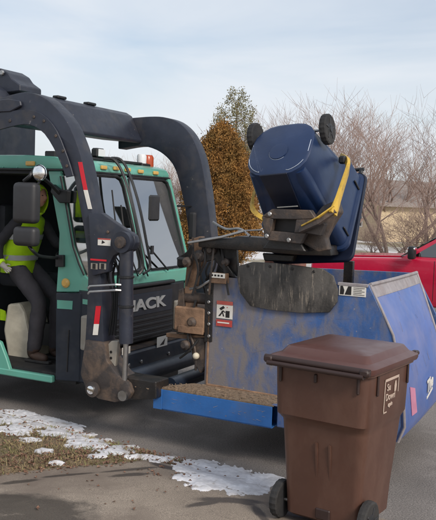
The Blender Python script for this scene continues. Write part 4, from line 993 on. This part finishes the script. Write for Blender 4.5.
# ================================================================== wheeled carts
def rrect(w, d, r, z, y0=0., n=4):
    out = []
    for cx_, cy_, a0 in ((w / 2 - r, d / 2 - r, 0), (-w / 2 + r, d / 2 - r, 90), (-w / 2 + r, -d / 2 + r, 180), (w / 2 - r, -d / 2 + r, 270)):
        for k in range(n + 1):
            a = RAD(a0 + 90 * k / n); out.append(Vector((cx_ + r * math.cos(a), y0 + cy_ + r * math.sin(a), z)))
    return out
def cart(name, label, body_m, lid_m, fit_m, lid_open=0., wide=.70, H=1.06):
    """upright frame: z up, wheels and handle at -y, origin on the ground under the body"""
    root = root_world(name, (0, 0, 0), 0, label, 'wheeled bin')
    w = wide; rb = .2 if lid_open else .05; rm = .15 if lid_open else .07
    prof = [(.48, .46, rb, .04, -.01), (.52, .51, rb, .06, -.015), (.535, .535, rb, .22, -.015), (.60, .62, rm, .62, -.005), (.605, .63, .07, .645, -.005), (.645, .70, .07, .685, -.015), (.66, .735, .07, 1.0, -.015)]
    k = w / .70
    loops = [rrect(a * k, b * k, r, z * H / 1.06, y) for a, b, r, z, y in prof]
    inner_ = [rrect(.63 * k, .705 * k, .06, 1.0 * H / 1.06, -.015), rrect(.57 * k, .58 * k, .05, .62 * H / 1.06), rrect(.46 * k, .44 * k, .05, .09)]
    mb = MB(); mb.loft(loops + inner_, True, True); body = mb.build('body', body_m, root, True)
    zt = H / 1.06
    # rim
    mb = MB(); A = rrect(.66 * k, .735 * k, .07, .975 * zt, -.015); B = rrect(.705 * k, .79 * k, .085, .985 * zt, -.015); Cc = rrect(.705 * k, .79 * k, .085, 1.02 * zt, -.015); D = rrect(.63 * k, .705 * k, .06, 1.02 * zt, -.015)
    mb.loft([A, B, Cc, D], False, False); mb.build('rim', body_m, body, True)
    # ribs under the rim, lower back groove, foot well
    for x in (-.27, -.02, .27):
        mb = MB(); mb.box((x * k, -.385 * k, .935 * zt), (.02, .02, .12 if abs(x) > .1 else .06), .006); mb.build('rib', fit_m, body)
    for sgn in (-1, 1):
        mb = MB(); mb.box((sgn * .335 * k, -.25, .92 * zt), (.016, .02, .14), .005); mb.build('rib', fit_m, body)
        mb = MB(); mb.box((sgn * .335 * k, .28, .92 * zt), (.016, .02, .14), .005); mb.build('rib', fit_m, body)
    mb = MB()
    yb = lambda z: -(.26 + (.31 - .26) * (z - .22) / .4) * k
    for x in (-.03, .07):
        mb.bar([(x, yb(.16) - .003, .16), (x, yb(.61) - .009, .61)], .014, .014, (0, 1, 0))
    mb.build('groove_rib', body_m, body)
    mb = MB(); mb.box((0.02, -.262 * k, .115), (.11, .05, .075), .008); mb.build('foot_recess', fit_m, body)
    # handle bar along the back with stubs
    hy, hz = -.455 * k, 1.0 * zt
    mb = MB(); mb.tube([(-.33 * k, hy, hz), (.33 * k, hy, hz)], .017, 10); 
    for x in (-.31, -.1, .1, .31): mb.box((x * k, hy + .03, hz - .004), (.035, .07, .03), .006)
    mb.build('handle', fit_m, root, True)
    # lid, built about its hinge so that it can swing
    loops = []
    hinge = Vector((0, -.415 * k, 1.03 * zt))
    def LP(w_, d_, r_, z_, y_): return rrect(w_ * k, d_ * k, r_, z_ * zt, y_ * k)
    L_ = [LP(.72, .83, .07, .998, .0), LP(.735, .845, .08, 1.012, .0), LP(.735, .845, .08, 1.032, .0), LP(.715, .825, .08, 1.038, .0), LP(.63, .70, .05, 1.052, .015), LP(.625, .695, .05, 1.056, .015), LP(.57, .63, .04, 1.088, .02), LP(.56, .62, .04, 1.090, .02), LP(.30, .34, .03, 1.097, .03)]
    mb = MB(); mb.loft(L_); 
    rotm = Matrix.Rotation(lid_open, 4, 'X'); tr = Matrix.Translation(hinge) @ rotm @ Matrix.Translation(-hinge)
    if lid_open: bmesh.ops.transform(mb.bm, matrix=tr, verts=mb.bm.verts[:])
    lid = mb.build('lid', lid_m, root, True)
    if not lid_open:
        for sgn in (-1, 1):
            mb = MB(); mb.box((sgn * .33 * k, .40 * k, 1.03 * zt), (.05, .06, .035), .01); mb.build('lid_grip', fit_m, lid)
        mb = MB(); mb.tube([(-.36 * k, -.432 * k, 1.026 * zt), (.36 * k, -.432 * k, 1.026 * zt)], .022, 10); 
        for x in (-.33, .33): mb.box((x * k, -.435 * k, 1.02 * zt), (.07, .05, .05), .012)
        mb.build('hinge', fit_m, lid, True)
    # axle and wheels
    ay, az, r = -.235 * k, .135, .135
    mb = MB(); mb.tube([(-.31 * k, ay, az), (.31 * k, ay, az)], .012, 8); mb.build('axle', 'steel', root)
    for sgn in (-1, 1):
        mb = MB(); n = 40; c = Vector((sgn * .31 * k, ay, az)); 
        loops = []
        for rr, xx in ((.085, -.028), (.118, -.03), (.132, -.024), (.135, 0), (.132, .024), (.118, .03), (.085, .028)):
            loops.append([c + Vector((xx, (rr - (.004 if (q % 2 and rr > .13) else 0)) * math.cos(2 * math.pi * q / n), (rr - (.004 if (q % 2 and rr > .13) else 0)) * math.sin(2 * math.pi * q / n))) for q in range(n)])
        mb.loft(loops); wh = mb.build('wheel', 'rubber', root)
        mb = MB(); mb.lathe([(.086, -.018), (.086, .018), (.03, .036), (.028, .042)], c, (sgn, 0, 0), 18); mb.build('hub', 'black', wh, True)
        for q in range(5):
            a = q * 2 * math.pi / 5; mb = MB(); mb.box(c + Vector((sgn * .026, .055 * math.cos(a), .055 * math.sin(a))), (.016, .075, .014), .002, Matrix.Rotation(a, 3, 'X')); mb.build('spoke', 'mirror_case', wh)
    return root, body, lid, k, zt
# brown bin standing on the driveway mouth
bc_, bbody, blid, bk, bz = cart('wheeled_bin', 'brown plastic wheeled bin with closed lid standing at the end of the driveway', 'browncart', 'brownlid', 'browndark', 0., .74, 1.205)
BA = RAD(-34)
wl_ = onz(279, 518, .155); wr_ = onz(368, 541, .155); mid = (Vector(wl_) + Vector(wr_)) / 2
ybk = Vector((math.sin(BA) * -1 * -.285 * bk, math.cos(BA) * -.285 * bk, 0))
ybk = Matrix.Rotation(BA, 3, 'Z') @ Vector((0, -.235 * bk, 0))
bpos = mid - ybk; bpos.z = gz(mid.x, mid.y) + .003
bc_.location = bpos; bc_.rotation_euler = (0, 0, BA)
# printed panel on its right side (+x)
def side_print(pts, mt='tan_ink', nm='print'):
    mb = MB(); mb.prism([Vector((.3225 * bk + .001 + (z - .685) / .315 * .0075 * bk + .002, y, z * bz)) for y, z in pts], (.0015, 0, 0)); return mb.build(nm, mt, bbody)
y0, y1, z0_, z1_ = -.12, .13, .73, .935
for P in ([(y0, z0_), (y0 + .012, z0_), (y0 + .012, z1_), (y0, z1_)], [(y1 - .01, z0_ + .1), (y1, z0_ + .1), (y1, z1_), (y1 - .01, z1_)], [(y0, z1_ - .016), (y1, z1_ - .016), (y1, z1_), (y0, z1_)], [(y0, z0_), (y0 + .06, z0_), (y0 + .06, z0_ + .008), (y0, z0_ + .008)]): side_print(P, nm='sticker_border')
side_print([(.055, .84), (.085, .84), (.092, .875), (.08, .905), (.062, .905), (.052, .875)], nm='sticker_icon')
side_print([(.064, .815), (.072, .815), (.072, .84), (.064, .84)], nm='sticker_icon')
for s_, yy, zz, sz in (('Su', -.05, .88, .066), ('Down', -.015, .822, .066), ('again', -.01, .775, .04)):
    me = text_mesh(s_, sz, .0012, .001); place_text('lettering', me, 'tan_ink', bbody, (.3225 * bk + .0055 + (zz - .685) / .315 * .0075 * bk, yy, zz * bz), Y_, Z_)

# blue cart tipped over the container
bl_, blbody, bllid, lk, lz = cart('tipped_wheeled_bin', 'dark blue wheeled bin tipped upside down over the container, wheels uppermost', 'bluecart', 'bluecartlid', 'black', RAD(6), .785, 1.02)
TA = RAD(53); c_, s_ = math.cos(TA), math.sin(TA)
xa, ya, za = Vector((.997, 0, .05)).normalized(), None, Vector((.10, s_, -c_)).normalized()
xa = (xa - za * xa.dot(za)).normalized(); ya = za.cross(xa)
bpl = tv(278, 146, -.40)
ml = Matrix((xa, ya, za)).transposed().to_4x4()
bl_.matrix_world = Matrix.Translation(W(*bpl)) @ Matrix.Rotation(-YAW, 4, 'Z') @ ml
mb = MB(); mb.lathe([(.085, 0), (.085, .012), (.07, .014)], (0, .03, .042), (0, 0, -1), 28); mb.build('base_boss', 'bluecart', blbody, True)
mb = MB(); rr = [Vector((.09 * math.cos(a), .03 + .09 * math.sin(a), .04)) for a in [k * .2 for k in range(4, 17)]]; mb.tube(rr, .003, 4); mb.build('scuff', 'scuff', blbody)
kk = lk; half = [q for q in rrect(.49 * kk, .47 * kk, .2, .041, -.01, 10)]
right = [q for q in half if q.x > .115 and q.y > -.1]; left = [q for q in half if q.x < -.115 and q.y > -.1]
right.sort(key=lambda q: math.atan2(q.y, q.x)); left.sort(key=lambda q: math.atan2(q.y, q.x))
path_ = right + [Vector((.115, right[-1].y - .005, .041)), Vector((.105, right[-1].y - .035, .041)), Vector((-.105, right[-1].y - .035, .041)), Vector((-.115, right[-1].y - .005, .041))] + left
for q0 in range(0, len(path_) - 2, 1):
    if noise.noise(path_[q0] * 9 + Vector((3, 1, 0))) > -.25:
        mb = MB(); mb.tube([path_[q0], path_[q0 + 1]], .0026, 4); mb.build('scuff', 'scuff', blbody)
mb = MB(); mb.prism([(-.13, .262, .05), (.13, .262, .05), (.115, .322, .46), (-.115, .322, .46)], (0, .014, 0), .004); mb.build('recess_shade_panel', 'bluecartlid', blbody)  # dark panel laid on the front paints the shade of a recess
mb = MB(); mb.box((0, .331, .42), (.2, .006, .012), .002); mb.build('scuff', 'white', blbody)

# gripper that holds it
G = lambda x, y, v: tv(x, y, v)
mb = MB()
for P in ([(262, 216), (272, 209), (310, 210), (316, 219), (296, 219.5), (273, 219)], [(273, 219), (271, 231), (268, 240), (264, 238), (262, 216)], [(271, 231), (294, 233), (306, 233), (300, 244), (266, 240)], [(296, 219.5), (316, 219), (325, 224), (320, 236), (306, 233), (294, 233)]):
    mb.prism(px(P, -.42), (0, .08, 0), .006)
gb = cpart(mb, 'gripper_base', 'armdirt')
mb = MB(); mb.prism(px([(270, 216), (300, 217), (298, 236), (268, 234)], -.33), (0, .02, 0)); cpart(mb, 'gripper_window_dark', 'ink', gb)  # black sheet paints the darkness inside the open gripper frame
for x, y in ((267, 236), (289, 240), (308, 226), (270, 214)): bolt(gb, G(x, y, -.425), (0, -1, 0), .02, .014)
mb = MB(); mb.prism(px([(296, 240), (322, 206), (336, 200), (340, 212), (331, 226), (325, 238), (328, 250), (318, 252)], -.3), (0, .12, 0), .015, 2); cpart(mb, 'gripper_link', 'armdirt', None, True)
mb = MB(); mb.prism(px([(270, 238), (300, 242), (306, 252), (262, 249)], -.34), (0, .2, 0), .01); cpart(mb, 'gripper_foot', 'oily')
mb = MB(); mb.bar([G(333, 214, -.48), G(338, 200, -.4), G(347, 172, -.16), G(348, 166, -.1)], .028, .075, (0, .5, 1)); cpart(mb, 'gripper_finger', 'yellow')
mb = MB(); mb.bar(smooth_path([G(348, 167, -.09), G(347, 160, .02), G(341, 156, .16)], 4), .026, .05, (0, .5, 1)); cpart(mb, 'finger_tip', 'yellow')
mb = MB(); mb.bar([G(300, 230, -.44), G(318, 222, -.5), G(335, 210, -.47)], .03, .05, (0, .3, 1)); cpart(mb, 'finger_arm', 'armdirt')
mb = MB(); mb.bar([G(302, 226, -.455), G(318, 217.5, -.515), G(334, 206, -.485)], .02, .012, (0, .3, 1)); cpart(mb, 'finger_edge', 'yellow')
mb = MB(); mb.bar(smooth_path([G(270, 222, -.36), G(262, 218, -.4), G(254, 211, -.36), G(252, 203, -.26), G(255, 192, -.1), G(262, 186, .1)], 4), .025, .04, (0, .5, 1)); cpart(mb, 'gripper_finger', 'yellow', None, True)
mb = MB(); mb.box(G(343, 160, .02), (.06, .08, .07), .015); cpart(mb, 'finger_pad', 'black')

# ================================================================== driver
drv = root_local('person', (-1.3, .5, 1.44), 'driver in lime hi-vis hooded vest and dark trousers perched at the open cab door', 'person')
VS = []; ES = []; RS = []
def jv(p, r, par=None):
    VS.append(Vector(p)); RS.append(r); k = len(VS) - 1
    if par is not None: ES.append((par, k))
    return k
pel = jv((-1.40, .5, 1.54), .15); sp1 = jv((-1.37, .5, 1.72), .14, pel); ch = jv((-1.30, .5, 1.95), .155, sp1); ub = jv((-1.25, .5, 2.09), .10, ch); nk = jv((-1.18, .5, 2.20), .058, ub); jv((-1.13, .5, 2.29), .055, nk)
hands = []
for sh, el, ha, fd, up in (((-1.27, .31, 2.05), (-1.45, .215, 1.80), (-1.40, .22, 1.57), Vector((.35, .03, -.22)), Vector((.5, -.8, .3))), ((-1.2, .69, 2.05), (-1.02, .74, 1.80), (-.80, .66, 1.80), Vector((.8, -.1, .15)), Vector((0, 0, 1)))):
    s_ = jv(sh, .082, ub); m1 = jv(Vector(sh).lerp(Vector(el), .55), .066, s_); e_ = jv(el, .056, m1); w_ = jv(ha, .036, e_)
    fd = fd.normalized(); sd_ = fd.cross(up).normalized(); pm = jv(Vector(ha) + fd * .06, .034, w_); hands.append((Vector(ha), fd, sd_))
    for k, (o_, L_) in enumerate(((-.03, .065), (-.01, .078), (.01, .073), (.03, .058))):
        a = jv(Vector(ha) + fd * .095 + sd_ * o_, .011, pm); b = jv(VS[a] + fd * L_ * .5 - sd_.cross(fd) * -.012, .010, a); jv(VS[b] + fd * L_ * .3 - sd_.cross(fd) * -.03, .009, b)
    a = jv(Vector(ha) + fd * .05 - sd_ * .048, .012, pm); jv(VS[a] + fd * .04 - sd_ * .014, .010, a)
for v, kn, an in ((.40, (-.96, .37, 1.17), (-1.03, .37, .62)), (.62, (-.93, .65, 1.20), (-.93, .64, .62))):
    hp_ = jv((-1.33, v, 1.50), .125, pel); th_ = jv(Vector((-1.33, v, 1.50)).lerp(Vector(kn), .55), .115, hp_); k_ = jv(kn, .095, th_); cf = jv(Vector(kn).lerp(Vector(an), .35), .102, k_); a_ = jv(an, .09, cf); h_ = jv((an[0] - .04, an[1], .55), .062, a_); t_ = jv((an[0] + .10, an[1], .535), .056, h_); jv((an[0] + .20, an[1], .525), .048, t_)
me = bpy.data.meshes.new('body'); me.from_pydata([tuple(v) for v in VS], ES, [])
tmp = bpy.data.objects.new('body', me); COL.objects.link(tmp)
sk = tmp.modifiers.new('skin', 'SKIN'); sk.use_smooth_shade = True
for i, r in enumerate(RS):
    me.skin_vertices[0].data[i].radius = (r, r); me.skin_vertices[0].data[i].use_root = (i == 0)
sb_ = tmp.modifiers.new('sub', 'SUBSURF'); sb_.levels = 2; sb_.render_levels = 2
bpy.context.view_layer.update()
me2 = bpy.data.meshes.new_from_object(tmp.evaluated_get(bpy.context.evaluated_depsgraph_get()))
bpy.data.objects.remove(tmp)
for mt in ('clothes', 'trousers', 'boots', 'glove', 'skin'): me2.materials.append(M[mt])
for p in me2.polygons:
    c = p.center; p.use_smooth = True; k = 0
    if c.z < .615: k = 2
    elif c.z < 1.56 and c.x > -1.6: k = 1
    if (c - (hands[0][0] + hands[0][1] * .08)).length < .10 and c.y < .275: k = 3
    if (c - (hands[1][0] + hands[1][1] * .08)).length < .11: k = 3
    if c.z > 2.17: k = 4
    p.material_index = k
for v in me2.vertices:      # cloth creases
    if .66 < v.co.z < 2.1: v.co += v.normal * (.010 * noise.noise(v.co * 11) + .006 * noise.noise(Vector((v.co.x * 8, v.co.y * 8, v.co.z * 34))))
link('body', me2, None, drv)
for fx_, fy_ in ((-1.03, .37), (-.93, .64)):
    mb = MB(); mb.prism([(fx_ - .10, fy_ - .05, .474), (fx_ + .12, fy_ - .055, .474), (fx_ + .235, fy_ - .03, .474), (fx_ + .235, fy_ + .03, .474), (fx_ + .12, fy_ + .055, .474), (fx_ - .10, fy_ + .05, .474)], (0, 0, .03), .006); mb.build('boot_sole', 'rubber', drv)
# head with face
hc_ = Vector((-1.12, .50, 2.36))
bm = bmesh.new(); bmesh.ops.create_uvsphere(bm, u_segments=32, v_segments=24, radius=1)
for v in bm.verts:
    x, y, z = v.co; fx = max(0, x)
    w = 1 - .22 * max(0, -z) * (1 - .3 * fx)
    nx = .105 * x * (1 - .10 * max(0, -z) * (x < 0)); ny = .078 * y * w; nz = .125 * z
    if x > .3:
        nose = math.exp(-(y / .16) ** 2) * math.exp(-((z + .12) / .22) ** 2); nx += .028 * nose
        nx -= .010 * math.exp(-((abs(y) - .38) / .16) ** 2) * math.exp(-((z - .08) / .13) ** 2)
        nx += .006 * math.exp(-(y / .3) ** 2) * math.exp(-((z + .48) / .08) ** 2); nx += .012 * math.exp(-(y / .3) ** 2) * math.exp(-((z + .85) / .15) ** 2)
    v.co = hc_ + Vector((nx, ny, nz))
me = bpy.data.meshes.new('head'); bm.to_mesh(me); bm.free()
for p in me.polygons: p.use_smooth = True
head = link('head', me, 'skin', drv)
for s_ in (-1, 1):
    mb = MB(); mb.ball(hc_ + Vector((.084, s_ * .031, .012)), .012, 2, (1, 1, .55)); mb.build('eye', 'ink', head, True)
    mb = MB(); mb.ball(hc_ + Vector((-.005, s_ * .078, -.01)), .03, 2, (.7, .3, 1.1)); mb.build('ear', 'skin', head, True)
mb = MB(); mb.ball(hc_ + Vector((.092, 0, -.06)), .02, 2, (.4, 1.1, .3)); mb.build('mouth', 'decal_red', head, True)
mb = MB(); mb.ball(hc_ + Vector((-.02, 0, .035)), .106, 3, (.98, .74, 1.0)); mb.build('hair', 'clothes', head, True)
# lime hood: open shell round the head and neck
bm = bmesh.new(); bmesh.ops.create_uvsphere(bm, u_segments=28, v_segments=20, radius=1)
kill = []
for v in bm.verts:
    x, y, z = v.co
    if x > .70 + .12 * z: kill.append(v)
    v.co = hc_ + Vector((-.02 + .145 * x, .125 * y, -.04 + .19 * z)) * 1.0
bmesh.ops.delete(bm, geom=kill, context='VERTS')
bmesh.ops.solidify(bm, geom=bm.faces[:], thickness=.014)
me = bpy.data.meshes.new('hood'); bm.to_mesh(me); bm.free()
for p in me.polygons: p.use_smooth = True
link('hood', me, 'lime', drv)
# vest shell
def ring_(c, a, b, n=40): return [Vector(c) + Vector((a * math.cos(2 * math.pi * k / n), b * math.sin(2 * math.pi * k / n), 0)) for k in range(n)]
tor0 = [((-1.40, .5, 1.47), .19, .215), ((-1.385, .5, 1.6), .185, .21), ((-1.35, .5, 1.78), .19, .215), ((-1.30, .5, 1.97), .2, .225), ((-1.26, .5, 2.09), .165, .2), ((-1.22, .5, 2.16), .1, .12)]
tor = []
for (c_a, a_a, b_a), (c_b, a_b, b_b) in zip(tor0, tor0[1:]):
    for q in range(4):
        t = q / 4; tor.append((tuple(Vector(c_a).lerp(Vector(c_b), t)), a_a + (a_b - a_a) * t, b_a + (b_b - b_a) * t))
tor.append(tor0[-1])
mb = MB(); mb.loft([ring_(*t) for t in tor], False, False)
bmesh.ops.solidify(mb.bm, geom=mb.bm.faces[:], thickness=.008)
for v in mb.bm.verts:
    d_ = v.co - Vector((-1.33, .5, v.co.z)); v.co += d_.normalized() * (.022 * noise.noise(v.co * 8) + .012 * noise.noise(Vector((v.co.x * 14, v.co.y * 14, v.co.z * 30))))
vest = mb.build('vest', 'lime', drv, True)
for z0, z1 in ((1.62, 1.68), (1.86, 1.92)):
    def at_(z):
        for (c, a, b), (c2, a2, b2) in zip(tor, tor[1:]):
            if c[2] <= z <= c2[2]:
                t = (z - c[2]) / (c2[2] - c[2]); return ring_(Vector(c).lerp(Vector(c2), t), a + (a2 - a) * t + .012, b + (b2 - b) * t + .012)
    mb = MB(); mb.loft([at_(z0), at_(z1)], False, False); bmesh.ops.solidify(mb.bm, geom=mb.bm.faces[:], thickness=.004); mb.build('reflective_band', 'silver', vest, True)
h0, f0, s0 = hands[0]
mb = MB(); mb.lathe([(.046, -.03), (.05, .0), (.046, .03)], h0 + Vector((-.01, 0, .03)), f0, 14); mb.build('cuff', 'lime', drv, True)

# ================================================================== red pickup across the road
pk = root_world('pickup_truck', W(2.05, 10.3, 0), math.pi - YAW, 'bright red pickup truck passing on the far side, behind the blue container', 'pickup')
prof = [(3.08, .48), (3.16, .62), (3.16, .80), (3.10, 1.16), (2.98, 1.25), (2.4, 1.31), (1.15, 1.37), (.95, 1.385), (-.95, 1.385), (-1.05, 1.36), (-2.78, 1.36), (-2.82, 1.1), (-2.86, .6), (-2.8, .48), (-2.2, .42), (2.1, .42)]
mb = MB(); mb.prism([(x, -.98, z) for x, z in prof], (0, 1.96, 0), .06, 3); pb = mb.build('body', 'carred', pk, True)
cabp = [(1.2, 1.36), (.35, 1.90), (.1, 1.95), (-.75, 1.95), (-.92, 1.88), (-1.0, 1.36)]
lo = [[(x, s * (.93 - .17 * max(0, (z - 1.36) / .59)), z) for x, z in cabp] for s in (-1, 1)]
mb = MB(); mb.loft([lo[0], lo[1]]); mb.build('cabin', 'carred', pk)
for s in (-1, 1):
    yw = lambda z: s * (.937 - .17 * max(0, (z - 1.36) / .59))
    for P in ([(.95, 1.42), (.32, 1.84), (.12, 1.86), (.12, 1.42)], [(.04, 1.42), (.04, 1.86), (-.7, 1.86), (-.85, 1.42)]):
        mb = MB(); mb.prism([(x, yw(z), z) for x, z in P], (0, s * .004, 0)); mb.build('side_window', 'carglass', pk)
    for x in (2.0, -1.75):
        mb = MB(); mb.lathe([(.25, 0), (.36, .0), (.39, .04), (.39, .2), (.36, .24), (.25, .24)], (x, s * .78, .39), (0, s, 0), 28); w_ = mb.build('wheel', 'rubber', pk, True)
        mb = MB(); mb.lathe([(.25, .2), (.24, .21), (.1, .18), (.06, .23)], (x, s * .78, .39), (0, s, 0), 20); mb.build('rim', 'steel', w_, True)
        mb = MB(); pts_ = [Vector((x + .46 * math.cos(a), s * .982, .39 + .46 * math.sin(a))) for a in [RAD(q) for q in range(-5, 186, 12)]]; mb.tube(pts_, .03, 6); mb.build('arch_trim', 'black', pk, True)
    mb = MB(); mb.box((3.02, s * .80, 1.02), (.26, .34, .22), .04, seg=2); mb.build('headlight', 'lens', pk, True)
    mb = MB(); mb.box((.92, s * 1.14, 1.50), (.14, .22, .26), .04, seg=2); mr_ = mb.build('door_mirror', 'black', pk, True)
    mb = MB(); mb.box((.92, s * 1.14, 1.58), (.15, .20, .07), .02); mb.build('mirror_cap', 'chrome', mr_, True)
    mb = MB(); mb.tube([(.95, s * .9, 1.42), (.92, s * 1.1, 1.45)], .02, 6); mb.build('mirror_arm', 'black', mr_)
    mb = MB(); mb.box((.15, s * .99, 1.2), (.16, .02, .03), .006); mb.build('door_handle', 'black', pk)
    mb = MB(); mb.box((0.5, s * .983, .95), (.008, .004, .8)); mb.build('door_seam', 'ink', pk)
mb = MB(); mb.prism([(1.22, -.8, 1.39), (1.22, .8, 1.39), (.4, .72, 1.9), (.4, -.72, 1.9)], (.01, 0, .01)); mb.build('windshield', 'carglass', pk)
mb = MB(); mb.box((3.16, 0, .95), (.06, 1.2, .34), .02); mb.build('grille', 'black', pk)
mb = MB(); mb.box((3.18, 0, .58), (.14, 1.9, .22), .04, seg=2); mb.build('bumper', 'chrome', pk, True)
mb = MB(); mb.box((-2.88, 0, .6), (.12, 1.9, .18), .03); mb.build('bumper', 'chrome', pk)
mb = MB(); mb.prism([(2.5, -.6, 1.31), (1.25, -.62, 1.37), (1.25, .62, 1.37), (2.5, .6, 1.31)], (0, 0, .03), .01); mb.build('hood_bulge', 'carred', pk)

bpy.context.view_layer.update()
for o in bpy.data.objects:
    if 'off' in o: del o['off']
